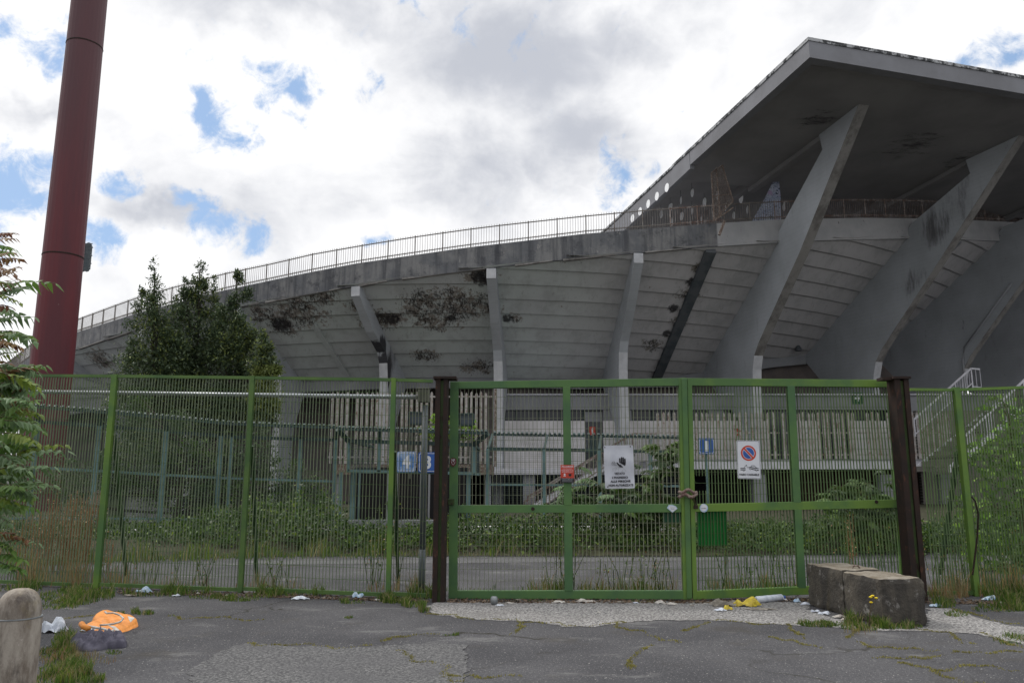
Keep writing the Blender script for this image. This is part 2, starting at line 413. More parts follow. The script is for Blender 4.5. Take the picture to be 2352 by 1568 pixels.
def sheet_on_ground(name, pts, z, mat, wob=.045, step=.07):
    v = []
    for i in range(len(pts)):
        a = G(*pts[i]); b = G(*pts[(i + 1) % len(pts)]); n = max(1, int((b - a).length / step))
        for k in range(n):
            p = a.lerp(b, k / n); v.append((p.x + random.uniform(-wob, wob), p.y + random.uniform(-wob, wob), z))
    mb = MB(); mb.prism(v, (0, 0, .001)); o = mb.build(name, mat); tag(o, kind='structure'); return o
g = MB(); g.quad((-400, -60, 0), (400, -60, 0), (400, 900, 0), (-400, 900, 0))
o = g.build('ground', 'asphalt'); tag(o, kind='structure')
sheet_on_ground('pavement', [(978, 1391), (1010, 1383), (1400, 1381), (1856, 1382), (1857, 1400), (1980, 1440), (2130, 1440), (2136, 1396), (2190, 1398), (2260, 1424), (2380, 1446), (2380, 1486), (2250, 1457),
                 (2130, 1448), (1990, 1446), (1850, 1436), (1720, 1430), (1640, 1424), (1500, 1424), (1440, 1430), (1370, 1438), (1300, 1440), (1240, 1428), (1140, 1424), (1060, 1419), (1000, 1412)], .004, 'gravelly')
sheet_on_ground('pavement', [(420, 1600), (440, 1540), (490, 1500), (560, 1476), (640, 1482), (800, 1487), (900, 1482), (1000, 1474), (1068, 1482), (1075, 1510), (1060, 1600)], .004, 'scuffed')
sheet_on_ground('path', [(560, 1289), (1000, 1284), (1570, 1279), (1900, 1281), (1900, 1287), (1570, 1287), (1100, 1293), (560, 1297)], .005, 'scuffed', .02, .3)
b = MB()
pr = [(-30, 15.4), (-9.5, 15.6), (-6.5, 16.9), (-4, 17.25), (4, 17.2), (9, 18.0), (14, 18.6), (30, 18.8)]
for (x0, y0), (x1, y1) in zip(pr[:-1], pr[1:]):
    b.quad((x0, y0, .012), (x1, y1, .012), (x1, y1 + 1.6, .30), (x0, y0 + 1.6, .30))
    b.quad((x0, y0 + 1.6, .30), (x1, y1 + 1.6, .30), (x1, 42.9, .32), (x0, 42.9, .32))
o = b.build('verge', 'soil'); tag(o, kind='structure')

# ------------------------------------------------------------------ grandstand survey curves
TOP = np.array([(-200, 1010), (35, 845), (66, 822), (161, 768), (322, 717), (505, 668.8), (631, 642), (708, 626), (818, 605), (942, 587), (1068, 569), (1205, 553), (1341, 537), (1481, 525.5), (1642, 513), (1780, 504.5), (1989, 500), (2109, 502), (2209, 504.5), (2348, 511), (2800, 545)], float)
BOT = np.array([(-200, 1040), (35, 876), (66, 856), (158, 808.4), (295, 763), (450, 727), (572, 701), (646, 686), (805, 659), (947, 636.5), (1127, 616), (1258, 600), (1467, 581), (1626, 567), (1780, 557.4), (1908, 551), (2107, 547.5), (2176, 548.5), (2348, 556), (2800, 588)], float)
RAIL = np.array([(-200, 985), (35, 817), (66, 791), (165, 736), (322, 678), (510, 627), (631, 602), (708, 583), (821, 563), (942, 543), (1068, 525), (1148, 515), (1341, 494), (1481, 481), (1615, 471), (1741, 463), (1807, 460), (1932, 457), (2102, 458), (2251, 466), (2348, 472), (2800, 508)], float)
def dist(X): return 42 + (.0123 if X < 2 else .0094) * (X - 2) ** 2
def slope(X): return 2 * (.0123 if X < 2 else .0094) * (X - 2)
def zlev(tab, X):
    d = dist(X); z = 14.0
    for _ in range(6):
        px = CX + FPX * X / (d * math.cos(PITCH) + (z - EYE) * math.sin(PITCH))
        r = ray(px, np.interp(px, tab[:, 0], tab[:, 1])); z = EYE + d * r.z / r.y
    return z
def inward(X):
    s = slope(X); n = Vector((-s, 1, 0)); return n.normalized()
XS = np.arange(-64, 46.01, 1.0)
ztop = np.array([zlev(TOP, x) for x in XS]); zbot = np.array([zlev(BOT, x) for x in XS]); zrail = np.array([zlev(RAIL, x) for x in XS])
def zt(X): return float(np.interp(X, XS, ztop))
def zb(X): return float(np.interp(X, XS, zbot))
def zr(X): return float(np.interp(X, XS, zrail))
SL = .655
def zbase(X): return float(np.interp(X, [-60, -10, 5, 13, 21, 30, 46], [7.4, 8.0, 8.05, 8.4, 9.9, 11.0, 12.0]))
def rimp(X, w, z):
    "point w metres inward from the rim line at plan coordinate X"
    p = Vector((X, dist(X), 0)) + inward(X) * w; return Vector((p.x, p.y, z))
def Wof(X): return (zb(X) - zbase(X)) / SL
def soff(X, z, out=0): return rimp(X, (zb(X) - z) / SL + .25 - out, z)

def px_on(x, y, Q, u):
    "where the survey line through pixel x,y meets the vertical plane through Q along u"
    n = Vector((u.y, -u.x, 0)); r = ray(x, y); s = n.dot(Q) / n.dot(Vector((r.x, r.y, 0)))
    return Vector((r.x * s, r.y * s, EYE + r.z * s))

def soffpx(x, y):
    "world point on the sloping underside seen at pixel x, y"
    X = 0.0; best = None
    for X in np.arange(-40, 44, .25):
        for k in range(0, 12):
            p = soff(X, zbase(X) + k * .6)
            cy = (p.y * math.cos(PITCH) + (p.z - EYE) * math.sin(PITCH)); cz = (-(p.y) * math.sin(PITCH) + (p.z - EYE) * math.cos(PITCH))
            e = (CX + FPX * p.x / cy - x) ** 2 + (CY - FPX * cz / cy - y) ** 2
            if best is None or e < best[0]: best = (e, p)
    return best[1]

def conc():
    m = Mt('streaked_rim_concrete', .95)
    st = m.noise(1.0, 7, .68, sx=(2.2, 2.2, .16)); bl = m.noise(.8, 6, .65, off=7)
    sx = m.t.nodes.new('ShaderNodeSeparateXYZ'); m.link(m.g.outputs['Position'], sx.inputs[0])
    old = m.rng(sx.outputs['X'], 11.6, 11.75, 1, 0)
    o = m.mix(m.rng(bl, .36, .64), (.140, .145, .155, 1), (.215, .215, .215, 1))
    o = m.mix(m.rng(st, .44, .66, 0, .75), o, (.06, .063, .072, 1))
    o = m.mix(m.rng(m.noise(1.6, 8, .75, off=12), .5, .68, 0, .6), o, (.045, .047, .055, 1))
    o = m.mix(m.rng(m.noise(3.0, 7, .7, sx=(1, 1, .5), off=2), .62, .68, 0, .7), o, (.31, .30, .29, 1))
    new = m.mix(m.rng(m.noise(.6, 5, .6), .35, .65), (.36, .365, .375, 1), (.44, .44, .445, 1))
    new = m.mix(m.rng(m.noise(5, 4, .6, sx=(1, 1, .35), off=6), .68, .74), new, (.09, .08, .078, 1))
    m.base(m.mix(old, new, o)); m.bump(m.noise(6, 5, .7), .5, .03); MT['rim'] = m.m
    m = Mt('peeling_soffit_paint', .9)
    spots = [(1040, 688, 2.2), (1090, 705, 1.6), (1100, 640, 1.0), (975, 700, 1.8), (900, 720, 1.0), (650, 740, 1.5), (690, 710, 2.0), (610, 715, 1.3), (1095, 715, 1.2), (870, 745, 1.3), (1180, 745, .55), (960, 600, .6),
             (1500, 800, .8), (1580, 690, .9), (1610, 630, .7), (1560, 740, .7), (1100, 830, 1.2), (1300, 590, 1.2), (980, 820, .9), (830, 700, 1.0), (740, 690, 1.3), (1000, 745, 1.6), (230, 820, 1.6)]
    hard = [(1112, 645, 1.1), (1162, 745, .6), (1590, 640, .6), (648, 748, 1.1), (1545, 720, .6), (1530, 770, .55), (905, 735, .8), (1035, 735, .5)]
    A = [tuple(soffpx(x, y)) + (r * 1.75,) for x, y, r in spots]; B = [tuple(soffpx(x, y)) + (r * 1.25,) for x, y, r in hard]
    base = m.mix(m.rng(m.noise(.22, 3, .5), .35, .65), (.50, .545, .53, 1), (.47, .49, .495, 1))
    sx = m.t.nodes.new('ShaderNodeSeparateXYZ'); m.link(m.g.outputs['Position'], sx.inputs[0])
    base = m.mix(m.rng(sx.outputs['X'], 0, 9), base, (.53, .52, .525, 1))
    grime = m.noise(.55, 8, .72, sx=(1.5, 1.5, .5), off=41)
    base = m.mix(m.rng(grime, .44, .66, 0, .45), base, (.30, .305, .305, 1)); stk = m.noise(1.4, 7, .7, sx=(2.6, 1.2, .35), off=51)
    base = m.mix(m.rng(stk, .56, .70, 0, .5), base, (.25, .25, .25, 1))
    nr = m.near(A, 2.3); n1 = m.noise(1.6, 9, .72, sx=(1, 1, .7)); n2 = m.noise(1.1, 9, .75, sx=(1.6, 1.6, .5), off=5)
    n1b = m.noise(3.4, 9, .75, sx=(1, 1, .6), off=21)
    peel = m.rng(m.math('ADD', m.math('MULTIPLY', nr, .135), m.math('ADD', m.math('MULTIPLY', n1, .45), m.math('MULTIPLY', n1b, .55))), .612, .64)
    o = m.mix(peel, base, (.27, .25, .225, 1))
    n2b = m.noise(4.6, 8, .75, sx=(2.2, 1.2, .35), off=15)
    dark = m.rng(m.math('ADD', m.math('MULTIPLY', nr, .15), m.math('ADD', m.math('MULTIPLY', n2, .45), m.math('MULTIPLY', n2b, .55))), .60, .70, 0, .92)
    o = m.mix(dark, o, (.028, .024, .022, 1))
    hd = m.rng(m.math('ADD', m.math('MULTIPLY', m.near(B, 1.6), .5), m.noise(3.2, 9, .78, sx=(1.3, 1.3, .6), off=8)), .78, .98, 0, .9)
    o = m.mix(hd, o, (.014, .013, .016, 1))
    o = m.mix(m.rng(m.noise(9, 5, .7, off=1), .70, .74), o, (.30, .31, .30, 1))
    m.base(o); m.bump(n1, .35, .03); MT['soffit'] = m.m
    m = Mt('board_marked_concrete', .9)
    bd = m.t.nodes.new('ShaderNodeTexWave'); bd.bands_direction = 'Z'; bd.inputs['Scale'].default_value = 1.25; bd.inputs['Distortion'].default_value = 1.2; bd.inputs['Detail'].default_value = 3
    m.link(m.g.outputs['Position'], bd.inputs['Vector'])
    o = m.mix(m.rng(m.noise(.35, 5, .6), .3, .7), (.43, .455, .485, 1), (.34, .36, .38, 1))
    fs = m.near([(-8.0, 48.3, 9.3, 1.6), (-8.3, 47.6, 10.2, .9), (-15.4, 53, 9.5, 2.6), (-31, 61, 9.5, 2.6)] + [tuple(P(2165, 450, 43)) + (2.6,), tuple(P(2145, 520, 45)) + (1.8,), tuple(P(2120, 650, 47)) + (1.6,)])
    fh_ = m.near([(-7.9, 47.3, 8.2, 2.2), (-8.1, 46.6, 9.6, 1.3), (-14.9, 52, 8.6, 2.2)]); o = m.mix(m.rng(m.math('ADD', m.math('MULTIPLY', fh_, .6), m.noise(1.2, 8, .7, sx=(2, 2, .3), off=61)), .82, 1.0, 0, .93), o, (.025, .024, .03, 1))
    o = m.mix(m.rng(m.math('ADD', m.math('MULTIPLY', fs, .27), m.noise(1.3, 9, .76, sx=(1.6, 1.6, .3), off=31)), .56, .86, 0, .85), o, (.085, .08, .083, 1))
    o = m.mix(m.rng(bd.outputs['Fac'], .95, 1.0, 0, .12), o, (.16, .16, .165, 1))
    o = m.mix(m.rng(m.noise(2.2, 7, .72, sx=(1, 1, .3), off=3), .64, .73, 0, .7), o, (.08, .08, .085, 1))
    m.base(o); m.bump(m.noise(8, 5, .7), .35, .02); MT['fin'] = m.m
    m = Mt('pale_column_concrete', .9)
    o = m.mix(m.rng(m.noise(2, 6, .6), .3, .7), (.52, .53, .55, 1), (.40, .41, .43, 1))
    m.base(o); MT['column'] = m.m
    m = Mt('dark_stained_rib_edge', .95)
    o = m.mix(m.rng(m.noise(1.1, 8, .7, sx=(1, 1, .6)), .42, .66), (.27, .262, .25, 1), (.14, .132, .125, 1))
    m.base(o); m.bump(m.noise(6, 6, .7), .6, .03); MT['edge'] = m.m
    m = Mt('roof_underside', .92)
    o = m.mix(m.rng(m.noise(.3, 5, .6), .3, .7), (.27, .265, .265, 1), (.21, .207, .21, 1))
    sp = [tuple(P(2090, 300, 41)) + (3.2,), tuple(P(2200, 330, 43)) + (2.6,), tuple(P(1880, 250, 38)) + (2.2,)]
    k = m.rng(m.math('ADD', m.math('MULTIPLY', m.near(sp), .24), m.noise(.9, 9, .78, sx=(1, 2.6, 1), off=2)), .64, .84)
    o = m.mix(k, o, (.06, .056, .06, 1))
    m.base(o); MT['roof_under'] = m.m
    m = Mt('roof_edge_concrete', .92)
    o = m.mix(m.rng(m.noise(.5, 5, .6), .3, .7), (.235, .24, .26, 1), (.19, .192, .205, 1))
    o = m.mix(m.rng(m.noise(2.5, 7, .7, sx=(1, 1, .4), off=2), .67, .74, 0, .7), o, (.09, .09, .095, 1))
    m.base(o); MT['roof_edge'] = m.m
    m = Mt('lichen_roof_capping', .95)
    o = m.mix(m.rng(m.noise(2.4, 8, .75), .46, .54), (.06, .063, .066, 1), (.40, .41, .42, 1))
    m.base(o); MT['roof_cap'] = m.m
    m = Mt('grey_facade_render', .92)
    o = m.mix(m.rng(m.noise(.5, 5, .6), .3, .7), (.29, .30, .315, 1), (.23, .235, .25, 1)); m.base(o); MT['facade'] = m.m
    m = Mt('pale_facade_panel', .92)
    o = m.mix(m.rng(m.noise(.9, 6, .65), .35, .65), (.74, .72, .73, 1), (.60, .58, .58, 1)); m.base(o); MT['panel'] = m.m
    m = Mt('brown_recess_wall', .92)
    o = m.mix(m.rng(m.noise(.9, 6, .65), .35, .65), (.16, .135, .125, 1), (.11, .10, .098, 1)); m.base(o); MT['recess'] = m.m
    m = Mt('black_stained_concrete', .95)
    m.base(m.mix(m.rng(m.noise(1.5, 6), .4, .6), (.075, .088, .098, 1), (.11, .12, .13, 1))); MT['joint'] = m.m
conc()

# ------------------------------------------------------------------ grandstand
ST = thing('grandstand', (0, 46, 0), 'grey concrete stadium grandstand with raking ribs and a cantilevered roof', 'stadium')
b = MB()
for i in range(len(XS) - 1):
    x0, x1 = XS[i], XS[i + 1]
    A = [rimp(x0, 0, zb(x0)), rimp(x1, 0, zb(x1)), rimp(x1, .35, zb(x1)), rimp(x0, .35, zb(x0))]
    T = [rimp(x0, 0, zt(x0)), rimp(x1, 0, zt(x1)), rimp(x1, .35, zt(x1)), rimp(x0, .35, zt(x0))]
    k = len(b.v); b.add(A + T, [(0, 1, 5, 4), (3, 2, 1, 0), (7, 6, 2, 3), (4, 5, 6, 7)])
b.build('parapet', 'rim', ST)
# thin broken drip edge below the parapet
b = MB()
X = -40.0
while X < 10.5:
    L = random.uniform(1.5, 5); x1 = min(X + L, 11.2)
    h = random.uniform(.02, .07)
    b = MB(); b.hexa([rimp(X, -.03, zb(X) - h), rimp(x1, -.03, zb(x1) - .01), rimp(x1, .2, zb(x1) - .01), rimp(X, .2, zb(X) - h)],
           [rimp(X, -.03, zb(X) + .05), rimp(x1, -.03, zb(x1) + .05), rimp(x1, .2, zb(x1) + .05), rimp(X, .2, zb(X) + .05)])
    X = x1 + random.uniform(.2, 2); b.build('drip_edge', 'edge', ST)
# stepped underside of the terrace, one level board after another
b = MB()
for k in range(-1, 20):
    z0 = 8.05 + .64 * k; z1 = z0 + .64
    for i in range(len(XS) - 1):
        xa, xb = XS[i], XS[i + 1]
        vals = []
        for x in (xa, xb):
            lo = max(z0, zbase(x)); hi = min(z1, zb(x) + .12)
            vals.append((lo, hi))
        if vals[0][1] <= vals[0][0] and vals[1][1] <= vals[1][0]: continue
        q = []
        for x, (lo, hi) in zip((xa, xb), vals):
            hi = max(hi, lo)
            fl = .18 * (1 - (lo - z0) / .64); fh = .18 * (1 - (hi - z0) / .64)
            q.append((soff(x, lo, fl), soff(x, hi, fh)))
        b.quad(q[0][0], q[1][0], q[1][1], q[0][1])
        if vals[0][0] == z0 and vals[1][0] == z0:
            b.quad(q[0][0], q[1][0], soff(xb, z0, -.01), soff(xa, z0, -.01))
b.build('stepped_soffit', 'soffit', ST)
# terrace slab above (keeps sky light out)
b = MB()
for i in range(len(XS) - 1):
    xa, xb = XS[i], XS[i + 1]
    b.quad(rimp(xa, .35, zt(xa) - .4), rimp(xb, .35, zt(xb) - .4), rimp(xb, 3, zt(xb) - .4), rimp(xa, 3, zt(xa) - .4))
    b.quad(rimp(xa, 3, zt(xa) - .4), rimp(xb, 3, zt(xb) - .4), rimp(xb, Wof(xb) + 3, zbase(xb) + .4), rimp(xa, Wof(xa) + 3, zbase(xa) + .4))
b.build('terrace', 'facade', ST)
# back wall below the soffit
b = MB()
for i in range(len(XS) - 1):
    xa, xb = XS[i], XS[i + 1]
    e = 7.5 if xb <= -3 else .6
    b.quad(rimp(xa, Wof(xa) + e, 0), rimp(xb, Wof(xb) + e, 0), rimp(xb, Wof(xb) + e, zbase(xb) + .6), rimp(xa, Wof(xa) + e, zbase(xa) + .6))
    if e > 1: b.quad(rimp(xa, Wof(xa) + .3, zbase(xa) + .55), rimp(xb, Wof(xb) + .3, zbase(xb) + .55), rimp(xb, Wof(xb) + e, zbase(xb) + .55), rimp(xa, Wof(xa) + e, zbase(xa) + .55))
b.box(-46, -17, 74, 74.4, 0, 12)
x_ = -3.0; b.quad(rimp(x_, Wof(x_) + .6, 0), rimp(x_, Wof(x_) + 7.5, 0), rimp(x_, Wof(x_) + 7.5, 9), rimp(x_, Wof(x_) + .6, 9))
b.build('back_wall', 'recess', ST)
b = MB()
for i in range(len(XS) - 1):   # beam where boards meet the wall
    xa, xb = XS[i], XS[i + 1]
    b.hexa([rimp(xa, Wof(xa) + .1, zbase(xa) - .62), rimp(xb, Wof(xb) + .1, zbase(xb) - .62), rimp(xb, Wof(xb) + .59, zbase(xb) - .62), rimp(xa, Wof(xa) + .59, zbase(xa) - .62)],
           [rimp(xa, Wof(xa) + .1, zbase(xa) + .1), rimp(xb, Wof(xb) + .1, zbase(xb) + .1), rimp(xb, Wof(xb) + .59, zbase(xb) + .1), rimp(xa, Wof(xa) + .59, zbase(xa) + .1)])
b.build('beam', 'facade', ST)

def fin_plane(X): return Vector((X, dist(X), 0)), inward(X)
def small_fin(X, kz=9.0, kw=4.2, t=.52):
    Q, u = fin_plane(X); r = Vector((u.y, -u.x, 0)) * (t / 2)
    zt_ = zb(X) - .02
    def pt(w, z): return Q + u * w + Vector((0, 0, z))
    prof = [(-.02, zt_), (-.02, zt_ - .55), (kw * .5, (zt_ - .55 + kz) / 2 - .18), (kw - .45, kz + .42), (kw - .1, kz - .2), (kw + .05, kz - 1.2), (kw + .05, 0), (kw + 1.1, 0), (kw + 1.5, 5.0), (Wof(X) + .5, zbase(X) - .1), (Wof(X) + .5, zbase(X) + .5), (.5, zt_ + .25)]
    b = MB(); b.prism([pt(w, z) - r for w, z in prof], r * 2)
    f = b.build('rib', ['fin'], ST)
    e = MB(); rr = r * 1.02; o_ = u * -.012
    e2 = MB()
    e.prism([pt(w, z) - rr + o_ for w, z in ((-.02, zt_ - .01), (-.02, zt_ - .56), (.02, zt_ - .56), (.02, zt_ - .01))], rr * 2)
    e2.prism([pt(w, z) - rr + o_ for w, z in ((kw - .1, kz - .2), (kw + .05, kz - 1.2), (kw + .05, 0), (kw + .1, 0), (kw + .1, kz - 1.2), (kw - .03, kz - .2))], rr * 2)
    e.build('end_block', 'column', f); e2.build('column_face', 'column', f)
    return f
for X in (-33.2, -24.3): small_fin(X, 8.3, 3.6)
small_fin(-16.6, 8.6, 3.9); small_fin(-8.9, 8.8, 4.1); small_fin(-1.15, 8.75, 4.2); small_fin(7.05, 9.3, 4.2)
def big_fin(X, th=.58, dz=0.0):
    Q, u = fin_plane(X); r = Vector((u.y, -u.x, 0)) * (th / 2)
    def pt(w, z): return Q + u * w + Vector((0, 0, z))
    zz = lambda z: z + dz * min(1, max(0, (z - 8) / 6))
    front = [(-7.5, 20.15), (-1.9, zz(14.05)), (1.5, zz(10.85)), (2.7, zz(9.7)), (3.25, zz(9.0)), (3.5, 8.2), (3.6, 7.2), (3.6, 0)]
    back = [(4.6, 0), (5.0, 5.0), (Wof(X) + .5, zbase(X) - .1), (Wof(X) + .5, zbase(X) + .5), (.4, zb(X) + .25), (-.3, zb(X) + .85), (-4.4, 18.95), (-4.15, 20.15)]
    b = MB(); b.prism([pt(w, z) - r for w, z in front + back], r * 2); f = b.build('roof_rib', 'fin', ST)
    e = MB(); off = Vector((u.x, u.y, 0)) * -.012
    for (w0, z0), (w1, z1) in zip(front[:4], front[1:5]):
        n = Vector((u.x * (z0 - z1), u.y * (z0 - z1), (w0 - w1))) ; n.normalize(); n = n * .03
        a = pt(w0, z0); c = pt(w1, z1); q = r * 1.03
        e.hexa([a - q + off, a + q + off, a + q + n, a - q + n], [c - q + off, c + q + off, c + q + n, c - q + n])
    e.build('rib_edge', 'edge', f)
    e = MB(); q = r * 1.02
    for (w0, z0), (w1, z1) in zip(front[4:-1], front[5:]):
        a = pt(w0, z0); c = pt(w1, z1)
        e.hexa([a - q + off, a + q + off, a + q - off, a - q - off], [c - q + off, c + q + off, c + q - off, c - q - off])
    e.build('column_face', 'column', f)
    return Q, u
BF = [15.75, 24.9, 33.2, 44.5]
for X, dz in zip(BF, (0, .35, 1.2, 1.6)): big_fin(X, dz=dz)
def soffit_strip(X, wdt, prot, mat, name, z0=None):
    b = MB(); r = Vector((inward(X).y, -inward(X).x, 0)) * wdt / 2
    a0 = soff(X, zbase(X) - .1, 0); a1 = soff(X, zb(X) - .05, 0)
    up = Vector((0, 0, .3)); dn = inward(X) * -prot * .55 + Vector((0, 0, -prot * .83))
    b.hexa([a0 - r + dn, a0 + r + dn, a0 + r + up, a0 - r + up], [a1 - r + dn, a1 + r + dn, a1 + r + up, a1 - r + up]); return b.build(name, mat, ST)
soffit_strip(11.35, .62, .3, 'joint', 'expansion_joint')
soffit_strip(-12.7, .35, .16, 'soffit', 'stiffener')
# drain pipes
def pipe(name, pts, r, mat, par): b = MB(); b.tube(pts, r, 10); return b.build(name, mat, par, smooth=True)
def sp(X, z, o): return soff(X, z, o)
p_ = MB(); p_.tube([sp(29.1, zb(29.1) - .1, .3), sp(28.9, zbase(29) + 1.0, .3)], .17, 10)
for f in (.25, .5, .75):
    a = sp(29.1, zb(29.1) - .1, .3).lerp(sp(28.9, zbase(29) + 1, .3), f); c = sp(29.1, zb(29.1) - .1, .3).lerp(sp(28.9, zbase(29) + 1, .3), f + .012); p_.tube([a, c], .21, 10)
p_.build('drain_pipe', 'facade', ST, smooth=False)
Q, u = fin_plane(BF[2]); rr = Vector((u.y, -u.x, 0)) * -.42
pipe('drain_pipe', [Q + u * (-.5) + rr + Vector((0, 0, 14.4)), Q + u * 3.0 + rr + Vector((0, 0, 10.6)), Q + u * 3.2 + rr + Vector((0, 0, 9.8)), Q + u * 3.25 + rr + Vector((0, 0, 2.7))], .07, 'facade', ST)
# small fittings under the terrace
for (x, y, s) in ((1833, 806, .22), (1957, 803, .2), (1730, 805, .1), (2281, 768, .3)):
    p = soffpx(x, y); b = MB(); b.lathe(p + Vector((0, -.2, -.35)), [(s * .3, 0), (s, .02), (s, s), (s * .6, s * 1.6), (.02, s * 2.2)], 10); b.build('lamp', 'joint', ST)

# railing on the parapet
posts = []
s = 0.0; X = -50.0
while X < 45:
    posts.append(X); X += 1.62 / math.hypot(1, slope(X))
def railing(x0, x1, mat):
    b = MB(); t0, t1 = zt(x0), zt(x1); h0, h1 = zr(x0), zr(x1)
    def q(f, hh):
        x = x0 + (x1 - x0) * f; z = t0 + (t1 - t0) * f; h = (h0 - t0) + ((h1 - t1) - (h0 - t0)) * f
        p = rimp(x, .12, 0); return Vector((p.x, p.y, z + h * hh))
    b.bar(q(0, 0), q(0, 1.04), .06, .06)
    b.bar(q(0, .97), q(1, .97), .05, .05); b.bar(q(0, .17), q(1, .17), .045, .045)
    n = 11
    for i in range(1, n):
        b.bar(q(i / n, .06), q(i / n, 1.08), .018, .018)
    for i in range(n * 2):
        if i % 2: b.bar(q((i + .5) / n / 2, .0), q((i + .5) / n / 2, .24), .018, .018)
    return b.build('railing', mat, ST)
for a, c in zip(posts[:-1], posts[1:]):
    railing(a, c, 'rail_rust' if 8.3 < a < 45 and not (11.6 < a < 14) else 'rail')

# roof: a thin folded slab carried outward by the big ribs
uR = Vector((math.sin(-16 * D2R), math.cos(-16 * D2R), 0)); vR = Vector((math.cos(-16 * D2R), -math.sin(-16 * D2R), 0))
C0 = Vector((13.26, 32.2, 0))
RS = .062
def rp(a, w, z): # a along the rear edge, w inward
    p = C0 + vR * a + uR * w; return Vector((p.x, p.y, z - RS * w))
def slab(a0, a1, w0, w1, zt_, zb0, zb1=None):
    zb1 = zb0 if zb1 is None else zb1
    return ([rp(a0, w0, zb0), rp(a1, w0, zb0), rp(a1, w1, zb1), rp(a0, w1, zb1)], [rp(a0, w0, zt_), rp(a1, w0, zt_), rp(a1, w1, zt_), rp(a0, w1, zt_)])
b = MB(); b.hexa(*slab(0, 46, 0, .45, 20.92, 20.12)); b.hexa(*slab(0, .45, .45, 10.9, 20.92, 20.12)); b.build('roof_beam', 'roof_edge', ST)
b = MB(); b.hexa(*slab(.452, 46, .452, 13.0, 20.9, 20.25)); b.build('roof_slab', 'roof_under', ST)
b = MB(); b.hexa(*slab(-.04, 46, -.04, .35, 21.08, 20.925)); b.hexa(*slab(-.04, .35, .355, 13, 21.08, 20.925)); b.hexa(*slab(-.04, .33, 13.0, 29.5, 21.04, 20.905)); b.build('roof_capping', 'roof_cap', ST)
# inner part of the roof, solid, with white discs for sky through holes
def on_soffit(x, y, z0=20.8):
    r = ray(x, y); n = Vector((0, 0, 1)) + uR * RS
    P0 = rp(0, 0, z0); s = n.dot(P0 - Vector((0, 0, EYE))) / n.dot(r); return Vector((0, 0, EYE)) + r * s
Sb = MB(); Sb.hexa(*slab(0, 46, 13.0, 30, 20.9, 20.8)); Sb.build('roof_slab', 'roof_under', ST)
Sb = MB(); Sb.hexa([rp(0, 10.95, 19.9), rp(.3, 10.95, 19.9), rp(.3, 30, 19.45), rp(0, 30, 19.45)], [rp(0, 10.95, 20.9), rp(.3, 10.95, 20.9), rp(.3, 30, 20.9), rp(0, 30, 20.9)]); Sb.build('roof_beam', 'roof_edge', ST)
MT['sky_hole_disc'] = Mt('painted_sky_white', .35, 0, .5).base((.88, .89, .90, 1)).m  # white colour in place of bright sky seen through roof openings
rq = random.Random(3)
for (x, y) in [(375, 900), (320, 948), (272, 990), (227, 1032), (185, 1070)]:
    X_, Y_ = 1375.8 + .415 * x, 57.4 + .415 * y; c = px_on(X_, Y_, rp(-.012, 0, 0), uR); b = MB()
    b.prism([c + uR * (.27 * math.cos(t)) + Vector((0, 0, .27 * math.sin(t))) for t in np.linspace(0, 2 * math.pi, 21)[:-1]], vR * .01); b.build('sky_hole_disc', 'sky_hole_disc', ST)
for (x, y) in [(515, 922), (452, 962), (395, 1000), (343, 1040), (295, 1077), (583, 978), (515, 1020), (457, 1052), (403, 1085), (655, 938), (700, 1000), (565, 1070), (630, 1035), (785, 958), (820, 1017), (745, 1050), (1023, 1000), (508, 1098)]:
    c = on_soffit(1375.8 + .415 * x, 57.4 + .415 * y, 20.25); an = rq.uniform(.0, .5); n1_ = (uR * math.cos(an) + vR * math.sin(an)); r_ = rq.uniform(.19, .29); lo = rq.uniform(.0, .5)
    b = MB(); b.prism([c + n1_ * (r_ * math.cos(t)) + Vector((0, 0, (.36 if math.sin(t) < 0 else .36 * lo + .1) * math.sin(t))) for t in np.linspace(0, 2 * math.pi, 19)[:-1]], vR * .02); d_ = b.build('added_sky_disc', 'sky_hole_disc', ST)
    b = MB(); b.bar(c + Vector((0, 0, .1)), c + Vector((0, 0, .55)), .02, .02); b.build('added_rod', 'joint', d_)  # disc and its rod are added to carry a white sky fleck
# ribs under the roof
for X in BF[:3]:
    Q, u = fin_plane(X); a0 = (Q + u * -4.2 - C0).dot(vR); w0 = (Q + u * -4.2 - C0).dot(uR)
    b = MB(); b.hexa(*slab(a0 - .22, a0 + .22, w0, 13.2, 20.27, 20.0)); b.hexa(*slab(a0 - .22, a0 + .22, 13.2, 29, 20.81, 20.3)); b.build('roof_beam', 'roof_under', ST)
# graffiti covered partition and rusty mesh screen on the terrace
g_ = Mt('graffiti_wall', .85)
o = g_.mix(g_.rng(g_.noise(1.6, 2, .5), .42, .58), (.42, .46, .55, 1), (.33, .38, .50, 1))
o = g_.mix(g_.rng(g_.noise(3.2, 2, .4, dist=2.5, off=3), .50, .535), o, o)
nn = g_.noise(2.0, 1, .4, dist=3.5, off=1); band = g_.math('ABSOLUTE', g_.math('SUBTRACT', nn, .5))
o = g_.mix(g_.rng(band, .028, .012), o, (.02, .02, .06, 1))
o = g_.mix(g_.rng(g_.noise(1.1, 1, .4, off=9), .60, .66, 0, .6), o, (.42, .24, .42, 1))
g_.base(o); MT['graffiti'] = g_.m
b = MB(); b.prism([P(1726, 512, 45.5), P(1752, 466, 45.5), P(1787, 394, 45.5), P(1793, 450, 45.5), P(1794, 512, 45.5)], (0, .2, 0)); b.build('partition', 'graffiti', ST)
T = thing('mesh_screen', tuple(P(1657, 505, 42.4)), 'rusty tapered wire mesh screen standing on the parapet by the railing', 'screen')
c4 = [P(1634, 397, 42.4), P(1659, 380, 42.4), P(1684, 462, 42.4), P(1640, 507, 42.4)]
b = MB()
